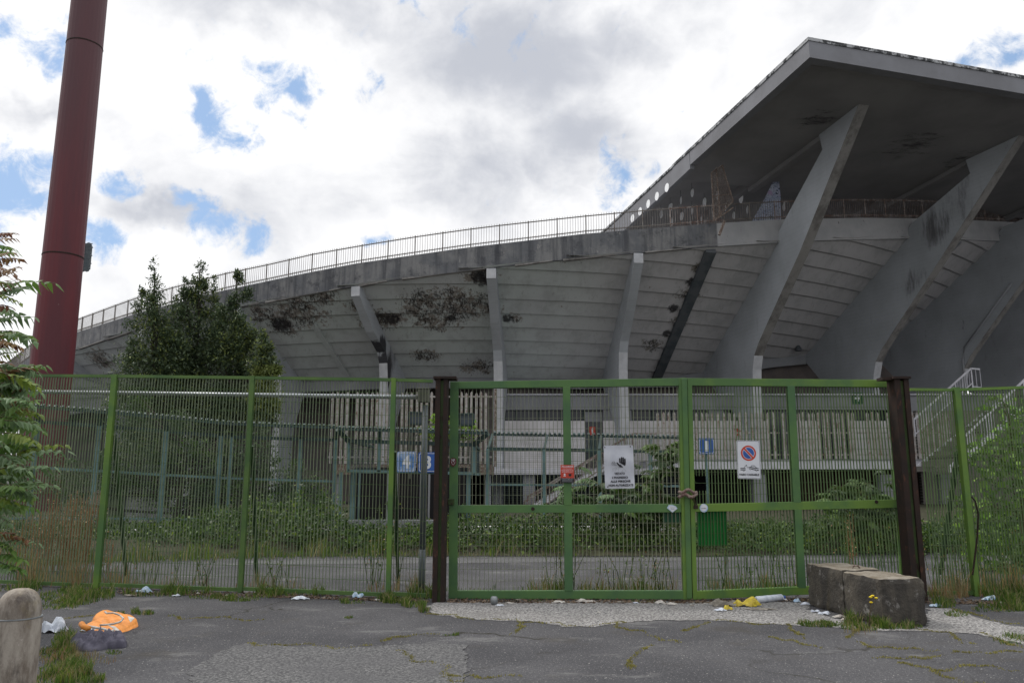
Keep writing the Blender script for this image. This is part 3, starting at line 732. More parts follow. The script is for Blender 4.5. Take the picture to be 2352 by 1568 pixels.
for i in range(4): b.bar(c4[i], c4[(i + 1) % 4], .06, .06)
b.bar(c4[0].lerp(c4[3], .5), c4[1].lerp(c4[2], .8), .04, .04)
b.bar(P(1645, 385, 42.4), P(1654, 495, 42.4), .06, .06)
b.bar(P(1640, 507, 42.3), P(1684, 477, 42.3), .07, .07); b.bar(P(1664, 508, 42.1), P(1652, 540, 41.9), .14, .1)
b.build('frame', 'rust_light', T)
b = MB()
for i in range(1, 12):
    f = i / 12; b.bar(c4[0].lerp(c4[1], f), c4[3].lerp(c4[2], f), .016, .016)
for i in range(1, 26):
    f = i / 26; b.bar(c4[0].lerp(c4[3], f), c4[1].lerp(c4[2], f), .016, .016)
b.build('mesh', 'rust_light', T)

# ------------------------------------------------------------------ lower facade and raised walkway
FY = 49.6
def fx(px, y=FY, py=1000): return P(px, py, y).x
def fz(py, y=FY): return P(1500, py, y).z
FA = thing('lower_building', (10, 50.2, 0), 'grey building wall with a strip of dark windows under the terrace', 'building')
xL, xR = fx(1150), fx(2330)
def fbox(name, mat, x0, x1, z0, z1, y0=0, y1=.5, par=FA, **k): return box_obj(name, mat, par, x0, x1, FY + y0, FY + y1, z0, z1, **k)
fbox('wall', 'panel', xL, fx(1343), 2.2, fz(966), 0, .6)
fbox('wall', 'panel', fx(1386), xR, 2.2, fz(966), 0, .6)
fbox('cornice', 'facade', xL, xR, fz(941), fz(908), -.12, .6)
fbox('ledge', 'white_paint', xL, xR, fz(908), fz(905), -.3, .6)
b = MB(); b.box(xL, xR, FY + .35, FY + .5, fz(966), fz(941)); win = b.build('window', 'dark_glass', FA)
for px in list(range(1185, 1345, 52)) + list(range(1455, 2320, 46)):
    b = MB(); b.box(fx(px) - .03, fx(px) + .03, FY + .25, FY + .349, fz(966), fz(941)); b.build('frame', 'teal_dark', win)
fbox('pier', 'facade', fx(1386), fx(1452), fz(966), fz(941), 0, .35)
fbox('pier', 'facade', fx(1630), fx(1665), fz(966), fz(941), 0, .35)
# door
d = fbox('door', 'dark_glass', fx(1343) + .02, fx(1386) - .02, 2.2, fz(968), .2, .3)
d2 = MB(); d2.box(fx(1344), fx(1385), FY + .15, FY + .199, fz(968), fz(945)); d2.build('transom', 'facade', d)
d3 = MB(); d3.box(fx(1354), fx(1375), FY + .1, FY + .149, 2.2, fz(985)); d3.build('leaf', 'teal_dark', d)
w = MB(); sh = Sheet((fx(1361), FY + .09, fz(990))); w.cur = 0; sh.poly(w, rrect(.38, .58, .03), 0, .02); w.cur = 1
sh.text(w, 'WC', 0, -.22, .16, .024, .02); sh.poly(w, disc(.035, 10, 0, .2), .02, .026); sh.poly(w, [(-.05, .15), (.05, .15), (.055, 0), (.02, -.16), (-.02, -.16), (-.055, 0)], .02, .026)
o = w.build('toilet_sign', ['red', 'white']); tag(o, 'small red toilet sign with white figure on the dark door', 'sign')
w = MB(); sh = Sheet((fx(1691), FY - .16, fz(992))); sh.poly(w, rrect(.34, .46, .03), 0, .02); o = w.build('wall_plate', 'red'); tag(o, 'plain red plate on the building wall behind the right palisade', 'sign')
w = MB(); sh = Sheet((fx(1973), FY - .16, fz(915))); sh.poly(w, rrect(.62, .72, .02), 0, .03); w.cur = 1; sh.poly(w, [(-.2, -.06), (-.06, -.06), (-.06, -.2), (.06, -.2), (.06, -.06), (.2, -.06), (.2, .06), (.06, .06), (.06, .2), (-.06, .2), (-.06, .06), (-.2, .06)], .03, .035)
o = w.build('first_aid_sign', ['mail_green', 'white']); tag(o, 'green first aid sign with white cross high on the grey wall', 'sign')
for a, c in ((1768, 1815), (1885, 1952), (2132, 2170)):
    fbox('door', 'dark_glass', fx(a), fx(c), 2.68, fz(944), -.05, -.01)
for a, c in ((2090, 2250),):
    fbox('shutter', 'facade', fx(a), fx(c), fz(950), fz(935), -.3, -.13)
# walkway slab
def sx_(px, y): return P(px, 1060, y).x
WY = 43.4
SB = thing('walkway', (8, 46, 0), 'raised concrete walkway slab with a white painted edge in front of the wall', 'walkway')
xa, xm, xe = sx_(1060, WY), sx_(1510, WY), sx_(2192, WY)
z1b, z1t = P(1300, 1089, WY).z, P(1300, 1075, WY).z
z2b, z2t = P(1700, 1077, WY).z, P(1700, 1056.5, WY).z
box_obj('slab', 'white_paint', SB, xa, xm, WY, FY - .05, z1b, z1t)
box_obj('slab', 'white_paint', SB, xm, xe, WY, FY - .05, z2b, z2t)
box_obj('slab_top', 'facade', SB, xm, xe, WY - .05, FY - .06, z2t, z2t + .05)
for px in (1215, 1741, 2030, 2166):
    X = sx_(px, WY + .5); box_obj('pillar', 'facade', SB, X - .33, X + .33, WY + .3, WY + .9, 0, z1b)
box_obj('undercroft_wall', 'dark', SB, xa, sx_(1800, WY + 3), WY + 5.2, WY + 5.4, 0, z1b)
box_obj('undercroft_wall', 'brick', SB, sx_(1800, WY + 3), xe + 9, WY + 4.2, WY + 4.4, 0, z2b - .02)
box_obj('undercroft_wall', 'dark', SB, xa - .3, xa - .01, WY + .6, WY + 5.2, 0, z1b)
# palisade fences
def palisade(name, p0, p1, zb_, zt_, pitch, wdt, label, mat='pale_fence', group=None, skip=0.0):
    p0, p1 = Vector(p0), Vector(p1); L = (p1 - p0).length; n = int(L / pitch)
    T = thing(name, ((p0 + p1) / 2).to_tuple()[:2] + (zb_,), label, 'fence', group)
    b = MB(); d = (p1 - p0) / L
    for i in range(n):
        if random.random() < skip: continue
        c = p0 + d * ((i + .5) * pitch); h = zt_ + random.uniform(-.03, .03); a = d * (wdt / 2)
        tl = random.uniform(-.015, .015)
        b.prism([Vector((c.x - a.x, c.y - a.y, zb_ + .03)), Vector((c.x + a.x, c.y + a.y, zb_ + .03)), Vector((c.x + a.x + tl, c.y + a.y, h - .1)), Vector((c.x + tl, c.y, h)), Vector((c.x - a.x + tl, c.y - a.y, h - .1))], (0, .025, 0))
    b.build('pales', mat, T)
    for f in (.1, .56 if zt_ - zb_ < 3 else .93):
        r = MB(); z = zb_ + (zt_ - zb_) * f; r.bar((p0.x, p0.y + .05, z), (p1.x, p1.y + .05, z), .05, .07, (0, 0, 1)); r.build('rail', mat, T)
    return T
PY = WY + .25
palisade('palisade_fence', (sx_(1508, PY), PY, 0), (sx_(1795, PY), PY, 0), z2t + .05, P(1700, 946, PY).z, .305, .15, 'peeling white palisade fence left of the road sign, behind the blue sign 1', group='palisade fences on the walkway')
palisade('palisade_fence', (sx_(1800, PY), PY, 0), (sx_(2192, PY), PY, 0), z2t + .05, P(1700, 946, PY).z, .275, .17, 'rust streaked white palisade fence right of the road sign', group='palisade fences on the walkway', skip=.04)
AY = 33.5
# landing carrying the tall palisade
LD = thing('landing', (-2, 36, 0), 'brown edged raised landing behind the blue number signs', 'landing')
lx0, lx1 = P(772, 1060, AY).x, P(1128, 1060, AY).x
zl = P(1000, 1066, AY).z
box_obj('deck', 'rust_light', LD, lx0, lx1, AY - .1, AY + 6, zl - .42, zl)
for f in (0.02, .35, .65, .98):
    X = lx0 + (lx1 - lx0) * f; box_obj('post', 'facade', LD, X - .12, X + .12, AY + .2, AY + .45, 0, zl - .42)
palisade('palisade_fence', (P(755, 1000, AY).x, AY, 0), (P(1130, 1000, AY).x, AY, 0), zl, P(1000, 899, AY).z, .212, .105, 'tall peeling white palisade fence above the blue signs 4 and 3', skip=.05)
b = MB(); X = P(1138, 1000, AY - .2).x; b.box(X - .06, X + .06, AY - .3, AY - .15, zl - .1, P(1138, 895, AY).z); o = b.build('rusty_pole', 'rust_light'); tag(o, 'thin rusty upright pole beside the right end of the tall palisade', 'pole')
# ------------------------------------------------------------------ light pylon and distant floodlights
T = thing('light_pylon', (-20.15, 34, 0), 'thick dark red steel pylon rising out of the picture at the left', 'pylon')
seg = [0, 5.3, 11.6, 21.4, 31, 42]
zj = [P(110, 590, 34).z, P(195, 108, 34).z]
edges = [0.0, zj[0], zj[1], zj[1] + 9.5, 42]
rad = lambda z: .885 - .0052 * z
for z0, z1 in zip(edges[:-1], edges[1:]):
    b = MB(); b.lathe((-20.15, 34, 0), [(rad(z0), z0 + .012), (rad(z1), z1 - .012)], 26); b.build('tube_section', 'pylon', T, smooth=False)
b = MB()
for z in edges[1:-1]: b.lathe((-20.15, 34, 0), [(rad(z) + .014, z - .03), (rad(z) + .02, z), (rad(z) + .014, z + .03)], 26)
b.build('joint_band', 'rust', T)
D = 80.0
T = thing('floodlight_mast', tuple(P(160, 1100, D).to_tuple()[:2]) + (0,), 'far floodlight rack peeping out behind the red pylon', 'floodlight mast')
mp = P(118, 860, D); topz = P(190, 560, D).z
b = MB(); b.lathe((mp.x, D, 0), [(.9, 0), (.6, topz)], 14); b.build('mast', 'pylon', T)
c0 = P(178, 566, D); w = 1.45; rows = 7
b = MB(); L = MB()
x0, x1 = c0.x - .4, P(222, 590, D).x; z0, z1 = P(190, 622, D).z, P(190, 568, D).z
for i in range(rows):
    z = z0 + (z1 - z0) * i / (rows - 1); b.tube([(mp.x, D, z), (x1 - .15 + .1 * (i % 2), D - .8, z + .15)], .06, 5)
    for j in range(5):
        c = Vector((x0 + (x1 - x0) * (j + .5) / 5, D - .5 - .1 * j, z))
        L.tube([c, c + Vector((.0, -.22, -.1)), c + Vector((.03, -.38, -.16))], [.1, .26, .30], 8)
for j in range(4):
    x = x0 + (x1 - x0) * (j + .5) / 4; b.tube([(x, D - .5, z0), (x, D - .5, z1)], .05, 5)
b.build('rack', 'galv_pole', T); L.build('lamp', 'galv_pole', T)

# ------------------------------------------------------------------ foliage tools
def leaf_mat(name, c, c2, tr=.25, rough=.5):
    m = Mt(name, rough, 0, .35)
    r = m.g.outputs['Random Per Island']
    o = m.mix(m.rng(r, 0, 1), c, c2); o = m.mix(m.rng(m.noise(1.6, 3), .35, .65, 0, .5), o, tuple(x * .6 for x in c[:3]) + (1,))
    m.base(o)
    tn = m.t.nodes.new('ShaderNodeBsdfTranslucent'); m.link(o, tn.inputs['Color'])
    mx = m.t.nodes.new('ShaderNodeMixShader'); mx.inputs[0].default_value = tr
    out = m.t.nodes['Material Output']; m.link(m.b.outputs[0], mx.inputs[1]); m.link(tn.outputs[0], mx.inputs[2]); m.link(mx.outputs[0], out.inputs[0])
    MT[name] = m.m
leaf_mat('laurel_leaf', (.055, .088, .045, 1), (.10, .14, .065, 1), .3)
leaf_mat('laurel_young', (.20, .24, .06, 1), (.13, .17, .05, 1))
leaf_mat('ail_green', (.10, .20, .04, 1), (.17, .28, .055, 1), .4)
leaf_mat('ail_pale', (.16, .25, .12, 1), (.13, .22, .08, 1), .35)
leaf_mat('ail_red', (.17, .065, .035, 1), (.24, .15, .05, 1), .3)
leaf_mat('bramble', (.045, .095, .02, 1), (.115, .195, .035, 1), .3)
leaf_mat('bramble_dark', (.020, .045, .012, 1), (.042, .08, .022, 1), .25)
leaf_mat('yellow_green', (.20, .27, .035, 1), (.13, .20, .03, 1), .35)
leaf_mat('vine_leaf', (.16, .33, .04, 1), (.30, .48, .08, 1), .4)
leaf_mat('dry_stem', (.30, .155, .07, 1), (.36, .24, .11, 1), .2)
leaf_mat('dry_grass', (.26, .22, .11, 1), (.36, .31, .17, 1), .2)
leaf_mat('grass_green', (.07, .14, .022, 1), (.14, .21, .035, 1), .3)
leaf_mat('moss', (.22, .20, .05, 1), (.34, .31, .09, 1), .2)
leaf_mat('dead_leaf', (.10, .06, .035, 1), (.20, .14, .09, 1), .1)
leaf_mat('petal', (.75, .55, .02, 1), (.85, .68, .03, 1), .2)
MT['bark'] = painted('dark_bark', (.06, .05, .042, 1), (.035, .03, .026, 1), .95, 4)
MT['stem'] = painted('green_brown_stem', (.10, .095, .045, 1), (.08, .06, .035, 1), .8, 4)
def nrm(a): return a / np.maximum(np.linalg.norm(a, axis=1, keepdims=True), 1e-6)
def np_mesh(name, V, F, mats, mi=None, parent=None, origin=None):
    "V (n,3), F (m,k) same-size polygons"
    o0 = np.array(ORG[parent.name]) if parent is not None else (np.array(origin) if origin is not None else np.array([(V[:, 0].min() + V[:, 0].max()) / 2, (V[:, 1].min() + V[:, 1].max()) / 2, V[:, 2].min()]))
    me = bpy.data.meshes.new(name); me.vertices.add(len(V)); me.vertices.foreach_set('co', (V - o0).astype(np.float32).ravel())
    k = F.shape[1]; me.loops.add(F.size); me.loops.foreach_set('vertex_index', F.astype(np.int32).ravel())
    me.polygons.add(len(F)); me.polygons.foreach_set('loop_start', np.arange(len(F), dtype=np.int32) * k)
    for m in mats: me.materials.append(MT[m])
    if mi is not None: me.polygons.foreach_set('material_index', mi.astype(np.int32))
    me.update(calc_edges=True); me.validate()
    o = bpy.data.objects.new(name, me); col.objects.link(o); ORG[o.name] = Vector(o0)
    if parent is not None: o.parent = parent
    else: o.location = o0
    return o
def leaf_quads(pts, L, asp=.42, up=.5, drx=None, var=.35):
    n = len(pts); d = rng.normal(size=(n, 3)); d[:, 2] += up
    if drx is not None: d = d * .6 + drx
    d = nrm(d); q = nrm(np.cross(d, nrm(rng.normal(size=(n, 3)) + np.array([0, 0, 1.2]))))
    nn = np.cross(q, d); l = L * (1 + var * rng.normal(size=(n, 1))).clip(.4, 2)
    a = pts; c = pts + d * l; b1 = pts + d * l * .5 + q * l * asp * .5 + nn * l * .07; b2 = pts + d * l * .5 - q * l * asp * .5 + nn * l * .07
    V = np.stack([a, b1, c, b2], 1).reshape(-1, 3); F = np.arange(4 * n).reshape(n, 4); return V, F
def crown_points(blobs, n, twig=9, spread=.16, edge=.38):
    "clustered points through ellipsoid blobs (cx,cy,cz,rx,ry,rz): twigs first, leaves round each twig"
    vol = np.array([b[3] * b[4] * b[5] for b in blobs]) ** .58; vol /= vol.sum()
    nt = n // twig; idx = rng.choice(len(blobs), nt, p=vol); B = np.array(blobs)[idx]
    d = nrm(rng.normal(size=(nt, 3))); r = rng.uniform(0, 1, (nt, 1)) ** edge
    tw = B[:, :3] + d * r * B[:, 3:6]
    rs_ = np.repeat(np.minimum(spread, .38 * B[:, 3:4]), twig, 0); tw = np.repeat(tw, twig, 0); p = tw + rng.normal(size=tw.shape) * rs_
    return p, tw
def tree(name, D, px_blobs, trunk, n, label, leaf=.11, mats=('laurel_leaf', 'laurel_young'), young=.1, cat='tree', group=None, depth=.8, spread=.17, asp=.36, trunk_r=.13, ground=0.2):
    bl = []
    for (x, y, rx, ry) in px_blobs:
        c = P(x, y, D); s = D * 1.0 / FPX; bl.append((c.x, c.y + rng.uniform(-.2, .2), c.z, rx * s, max(rx * s * depth, .15), ry * s))
    sat = []
    for c in bl:
        if c[3] > .3:
            for _ in range(4):
                a_ = rng.uniform(0, 2 * math.pi); k_ = rng.uniform(.85, 1.25); r_ = rng.uniform(.22, .42) * c[3]
                sat.append((c[0] + c[3] * k_ * math.cos(a_), c[1] + rng.uniform(-.5, .5) * c[4], c[2] + c[5] * .9 * math.sin(a_), r_, r_, r_ * rng.uniform(1, 1.9)))
    bl = bl + sat
    tb = P(trunk[0][0], trunk[0][1], D)
    T = thing(name, (tb.x, D, ground), label, cat, group)
    p, tw = crown_points(bl, n, spread=spread)
    V, F = leaf_quads(p, leaf, asp, .6)
    k = (rng.uniform(size=len(F)) < young * (1 + 2.0 * (np.sin(p[:, 0] * 2.1) * np.sin(p[:, 2] * 1.7) > .2))).astype(int)
    np_mesh('crown', V, F, mats, k, T)
    b = MB(); pts = [Vector((tb.x, D, ground - .1))] + [P(x, y, D) for x, y in trunk[1:]]
    m_ = len(pts); b.tube(pts, [trunk_r * (1 - .85 * i / (m_ - 1)) for i in range(m_)], 7)
    for c in bl:
        if c[3] < .25: continue
        a = pts[0].lerp(pts[-1], min(.9, max(.1, (c[2] - ground) / (pts[-1].z - ground) - .12)))
        for _ in range(3):
            e = Vector((c[0] + rng.uniform(-1, 1) * c[3] * .7, c[1] + rng.uniform(-1, 1) * c[4] * .7, c[2] + rng.uniform(-.4, .8) * c[5]))
            b.tube([a, a.lerp(e, .5) + Vector((0, 0, -.08)), e], [trunk_r * .3, trunk_r * .2, .01], 4, cap=False)
    b.build('trunk', 'bark', T)
    return T
GT = 'dark evergreens growing against the stadium'
tree('evergreen_tree', 27.5, [(357, 612, 6, 18), (357, 645, 10, 20), (352, 680, 19, 24), (350, 715, 26, 26), (352, 755, 36, 30), (348, 800, 56, 36), (345, 845, 68, 36), (340, 895, 62, 44), (350, 960, 62, 50), (365, 1020, 60, 50), (300, 835, 14, 26), (305, 790, 9, 16), (327, 672, 7, 8)],
     [(372, 1215), (370, 1000), (350, 800), (356, 620)], 26000, 'leftmost slender evergreen beside the red pylon, its tip above the railing', group=GT)
tree('evergreen_tree', 28.5, [(459, 612, 9, 18), (456, 650, 12, 16), (452, 672, 26, 24), (440, 705, 40, 28), (427, 642, 4, 14), (430, 670, 10, 14), (404, 690, 5, 12), (450, 750, 56, 34), (446, 800, 68, 40), (448, 850, 72, 44), (460, 905, 62, 44), (455, 970, 66, 50), (492, 655, 5, 22), (490, 690, 11, 18)],
     [(445, 1200), (450, 1000), (452, 800), (459, 620)], 32000, 'tallest evergreen in the middle of the clump with the thick dark crown', group=GT)
tree('evergreen_tree', 28, [(545, 636, 8, 15), (541, 628, 3, 9), (550, 645, 7, 6), (541, 690, 11, 22), (530, 730, 24, 26), (560, 680, 14, 12), (568, 668, 8, 8), (540, 775, 44, 34), (540, 825, 58, 36), (555, 880, 46, 44), (550, 950, 46, 44), (512, 715, 10, 18)],
     [(545, 1200), (548, 1000), (540, 800), (544, 640)], 22000, 'right evergreen of the clump with a loose tuft standing clear at its top', group=GT, spread=.14)
tree('evergreen_bush', 26.5, [(601, 775, 7, 20), (604, 810, 16, 24), (612, 850, 22, 30), (608, 900, 28, 34), (612, 950, 26, 36), (590, 850, 20, 30), (621, 800, 6, 12)],
     [(605, 1190), (606, 900), (602, 780)], 10000, 'low pointed evergreen bush with yellowish shoots at the right of the clump', young=.35, cat='bush')

tree('evergreen_bush', 24.5, [(300, 960, 50, 40), (330, 1060, 60, 60), (400, 1020, 50, 60), (470, 1090, 60, 60), (550, 1060, 50, 60), (600, 1040, 30, 60), (260, 1080, 40, 50), (380, 1140, 80, 40), (520, 1150, 80, 40), (170, 1110, 60, 40), (640, 1120, 50, 50), (700, 1150, 50, 40)],
     [(400, 1215), (420, 1100), (430, 1000)], 22000, 'dark low undergrowth spreading round the feet of the evergreen clump', leaf=.10, mats=('laurel_leaf', 'bramble'), young=.3, cat='bush')
# ------------------------------------------------------------------ teal inner fence
def mesh_panel(b, bl, br, tl, tr, s, t=.0045):
    bl, br, tl, tr = map(Vector, (bl, br, tl, tr)); n = max(2, int((br - bl).length / s)); m_ = max(2, int((tl - bl).length / s))
    for i in range(1, n): b.bar(bl.lerp(br, i / n), tl.lerp(tr, i / n), t, t)
    for j in range(1, m_): b.bar(bl.lerp(tl, j / m_), br.lerp(tr, j / m_), t, t)
def teal_run(label, nodes, arm=.5, armz=.35, out=-1, post_extra=(), group='teal mesh fence runs round the stadium'):
    "nodes: (px, depth, ybot, ymid, ytop)"
    q0 = P(nodes[0][0], 1200, nodes[0][1]); T = thing('mesh_fence', (q0.x, q0.y, .3), label, 'fence', group)
    mesh = MB(); hood = MB()
    for (a, c) in zip(nodes[:-1], nodes[1:]):
        A = [P(a[0], y, a[1]) for y in a[2:]]; C = [P(c[0], y, c[1]) for y in c[2:]]
        for p_ in (A, C):
            for q in p_: q.x = p_[1].x
        mesh_panel(mesh, A[0], C[0], A[2], C[2], .06)
        r = MB(); r.bar(A[1], C[1], .06, .07); r.build('rail', 'teal', T)
        r = MB(); r.bar(A[0], C[0], .05, .06); r.build('rail', 'teal', T)
        r = MB(); r.bar(A[2], C[2], .09, .07); r.build('rail', 'teal_dark', T)
        o_ = Vector((.12, out * arm, armz)); A3, C3 = A[2] + o_, C[2] + o_
        mesh_panel(hood, A[2], C[2], A3, C3, .06)
        r = MB(); r.bar(A3, C3, .06, .06)
        n = int((C3 - A3).length / .13)
        for i in range(n): p = A3.lerp(C3, (i + .5) / n); r.bar(p + Vector((0, -.03, .03)), p + Vector((0, .03, .075)), .07, .05)
        r.build('spiked_rail', 'teal_dark', T)
    mesh.build('mesh', 'mesh_wire', T); hood.build('hood_mesh', 'mesh_wire', T)
    for a in nodes:
        A = [P(a[0], y, a[1]) for y in a[2:]]
        r = MB(); x = A[1].x; r.bar((x, A[0].y - .04, 0.1), (x, A[2].y - .04, A[2].z), .09, .08); r.build('post', 'teal', T)
        r = MB(); r.bar((x, A[2].y, A[2].z), Vector((x, A[2].y, A[2].z)) + Vector((.12, out * arm, armz)), .07, .08); r.build('arm', 'teal_dark', T)
    return T
teal_run('teal framed mesh fence running left of the blue signs, in front of the evergreens',
         [(-60, 19.2, 1190, 1066, 962), (78, 19.6, 1190, 1073, 968), (222, 20.0, 1190, 1081, 978), (376, 20.9, 1191, 1090, 990), (503, 21.7, 1192, 1097, 1001), (528, 21.9, 1192, 1098, 1003), (688, 22.6, 1194, 1103, 1008), (768, 22.9, 1195, 1105, 1010)], armz=.32)
teal_run('teal framed mesh fence right of the blue signs, behind the white warning sign',
         [(1120, 22.0, 1200, 1112, 1030), (1250, 22.1, 1200, 1113, 1032), (1377, 22.2, 1200, 1114, 1034), (1495, 22.3, 1200, 1115, 1036), (1566, 22.4, 1200, 1116, 1038)], arm=-.5, armz=.42)
# projecting mesh box over the entrance
CB = thing('mesh_cage', tuple(P(940, 1200, 19.5).to_tuple()[:2]) + (0.1,), 'teal mesh cage with flared spiked top projecting over the dark entrance', 'cage')
d0, d1 = 19.5, 23.0
c = {k: P(x, y, d) for k, (x, y, d) in dict(bl=(800, 1081, d0), br=(1088, 1087, d0), tl=(800, 1012, d0), tr=(1088, 1021, d0), ul=(776, 985, d0 - .3), ur=(1121, 995, d0 - .3)).items()}
dd = Vector((0, d1 - d0, 0))
def cbar(a, e, w=.07, h=.07, mat='teal_dark', nm_='beam'): b = MB(); b.bar(a, e, w, h); b.build(nm_, mat, CB)
cbar(c['bl'], c['br'], mat='teal'); cbar(c['tl'], c['tr'], .09, .1); cbar(c['ul'], c['ur'], .06, .06)
cbar(c['bl'], c['tl'], .07, .07, 'teal', 'post'); cbar(c['br'], c['tr'], .09, .09, 'teal', 'post')
m0, m1 = c['bl'].lerp(c['br'], .245), c['tl'].lerp(c['tr'], .245); cbar(m0, m1, .07, .07, 'teal', 'post')
cbar(c['tl'], c['ul'], .12, .1); cbar(c['tr'], c['ur'], .12, .1); cbar(m1, c['ul'].lerp(c['ur'], .28), .07, .08); cbar(c['tl'].lerp(c['tr'], .86), c['ul'].lerp(c['ur'], .82), .07, .08)
cbar(c['bl'], c['bl'] + dd, mat='teal'); cbar(c['br'], c['br'] + dd, mat='teal'); cbar(c['tl'], c['tl'] + dd); cbar(c['tr'], c['tr'] + dd)
b = MB(); n = 34
for i in range(n): p = c['ul'].lerp(c['ur'], (i + .5) / n); b.bar(p + Vector((0, -.03, .03)), p + Vector((0, .03, .07)), .065, .05)
b.build('spiked_rail', 'teal_dark', CB)
b = MB(); mesh_panel(b, c['bl'], c['br'], c['tl'], c['tr'], .06); mesh_panel(b, c['tl'], c['tr'], c['ul'], c['ur'], .06)
mesh_panel(b, c['bl'], c['bl'] + dd, c['tl'], c['tl'] + dd, .06); mesh_panel(b, c['br'], c['br'] + dd, c['tr'], c['tr'] + dd, .06)
b.build('mesh', 'mesh_wire', CB)
for px, dz_ in ((783, 22.9), (811, 19.7), (1076, 19.7), (826, 24), (892, 24), (912, 23), (967, 24), (986, 24)):
    q = P(px, 1100, dz_); q2 = .1; b = MB(); b.bar((q.x, dz_, 0), (q.x, dz_, P(px, 1084, dz_).z), .1 if px in (783, 811, 1076) else .05, .1); b.build('post', 'teal' if px in (783, 811, 1076, 826) else 'facade', CB)
q0, q1 = P(738, 1199, 19.6), P(1012, 1202, 19.6)
b = MB(); b.box(q0.x, q1.x, 19.55, 19.7, q0.z - .12, q0.z + .06); b.build('sill', 'facade', CB)
b = MB(); b.box(P(815, 1100, 26).x, P(1075, 1100, 26).x, 26, 26.2, 0, 2.0); b.build('shade_panel', 'dark', CB)  # dark sheet put in for the shade behind the entrance
b = MB(); b.box(P(700, 1100, 20.4).x, P(1560, 1100, 20.4).x, 20.9, 21.3, 0, .40); o = b.build('low_wall', 'panel'); tag(o, 'low stained whitish plinth wall overgrown by brambles behind the gate', 'wall')
b = MB(); b.box(P(-60, 1100, 19.4).x, P(365, 1100, 20.3).x, 19.3, 19.7, 0, .42); o = b.build('low_wall', 'panel'); tag(o, 'low stained whitish plinth wall behind the rusty dry weeds', 'wall')

def number_sign(px0, px1, py0, py1, d, ch, face, label, cw, group='blue entrance number signs'):
    c = P((px0 + px1) / 2, (py0 + py1) / 2, d); s = d / FPX * 1.0
    w, h = (px1 - px0) * s, (py1 - py0) * s * 1.0; sh = Sheet(c); T = thing('number_sign', tuple(c), label, 'sign', group)
    b = MB(); sh.poly(b, rrect(w, h, .045), 0, .02); b.build('plate', face, T)
    b = MB(); o_ = rrect(w - .05, h - .05, .04, 5); i_ = rrect(w - .075, h - .075, .032, 5); n = len(o_)
    for k in range(n): b.quad(sh.p(*o_[k], .023), sh.p(*o_[(k + 1) % n], .023), sh.p(*i_[(k + 1) % n], .023), sh.p(*i_[k], .023))
    b.build('border', 'white', T)
    b = MB(); sh.text(b, ch, 0, 0, cw, .024, .035, h * .66); b.build('numeral', 'white', T)
    return T
number_sign(912, 954.5, 1037, 1083, 19.3, '4', 'pale_blue', 'blue sign with a white number 4, its face bleached and cloudy', .2)
number_sign(961, 1004, 1038.5, 1084, 19.3, '3', 'blue', 'blue sign with a white number 3, next to the bleached one', .17)
number_sign(1604, 1641, 1006, 1042, 22.0, '1', 'blue', 'blue sign with a white number 1, hung before the right palisade fence', .12)
b = MB(); q = P(1622, 1030, 22.15); b.bar((q.x, 22.2, .2), (q.x, 22.2, q.z + .2), .05, .05); o = b.build('sign_post', 'teal'); tag(o, 'thin teal post behind the blue sign with number 1', 'post')

# floodlights over the cage
for i, (x0, x1, y0, y1, yaw, lab) in enumerate(((938, 973, 944, 971, .25, 'boxy grey floodlight left of the rusty gate post'), (1056, 1093, 947, 973, -.35, 'boxy grey floodlight behind the left edge of the gate'))):
    c = P((x0 + x1) / 2, (y0 + y1) / 2, 20.6); T = thing('floodlight', tuple(c), lab, 'floodlight', 'boxy floodlights above the entrance cage')
    s = 20.6 / FPX; w, h = (x1 - x0) * s * .5, (y1 - y0) * s * .5
    R = Matrix.Rotation(yaw, 3, 'Z') @ Matrix.Rotation(.3, 3, 'X')
    f = [c + R @ Vector((sx * w, -.14, sz * h)) for sx, sz in ((-1, -1), (1, -1), (1, 1), (-1, 1))]; k_ = [c + R @ Vector((sx * w * .55, .2, sz * h * .5)) for sx, sz in ((-1, -1), (1, -1), (1, 1), (-1, 1))]
    b = MB()
    for j in range(4): b.quad(f[j], f[(j + 1) % 4], k_[(j + 1) % 4], k_[j])
    b.quad(*k_[::-1]); b.build('housing', 'teal_dark', T)
    b = MB(); g4 = [p.lerp(c + R @ Vector((0, -.1, 0)), .1) + R @ Vector((0, .03, 0)) for p in f]; b.quad(*g4); b.build('glass', 'glass_lamp', T)
    b = MB()
    for j in range(4): b.bar(f[j], f[(j + 1) % 4], .035, .035)
    b.build('rim', 'teal_dark', T)
b = MB(); a, e = P(946, 974, 20.7), P(1086, 977, 20.7); b.bar(a, e, .05, .05)
for px in (944, 1083): q = P(px, 975, 20.7); b.bar((q.x, 20.7, q.z - 1.4), q, .05, .05)
q = P(965, 975, 20.7); b.bar(P(980, 975, 20.7), P(950, 1006, 20.7), .03, .03); b.bar(P(1050, 976, 20.7), P(1080, 1006, 20.7), .03, .03)
o = b.build('lamp_frame', 'olive_box'); tag(o, 'thin olive frame carrying the two boxy floodlights', 'frame')

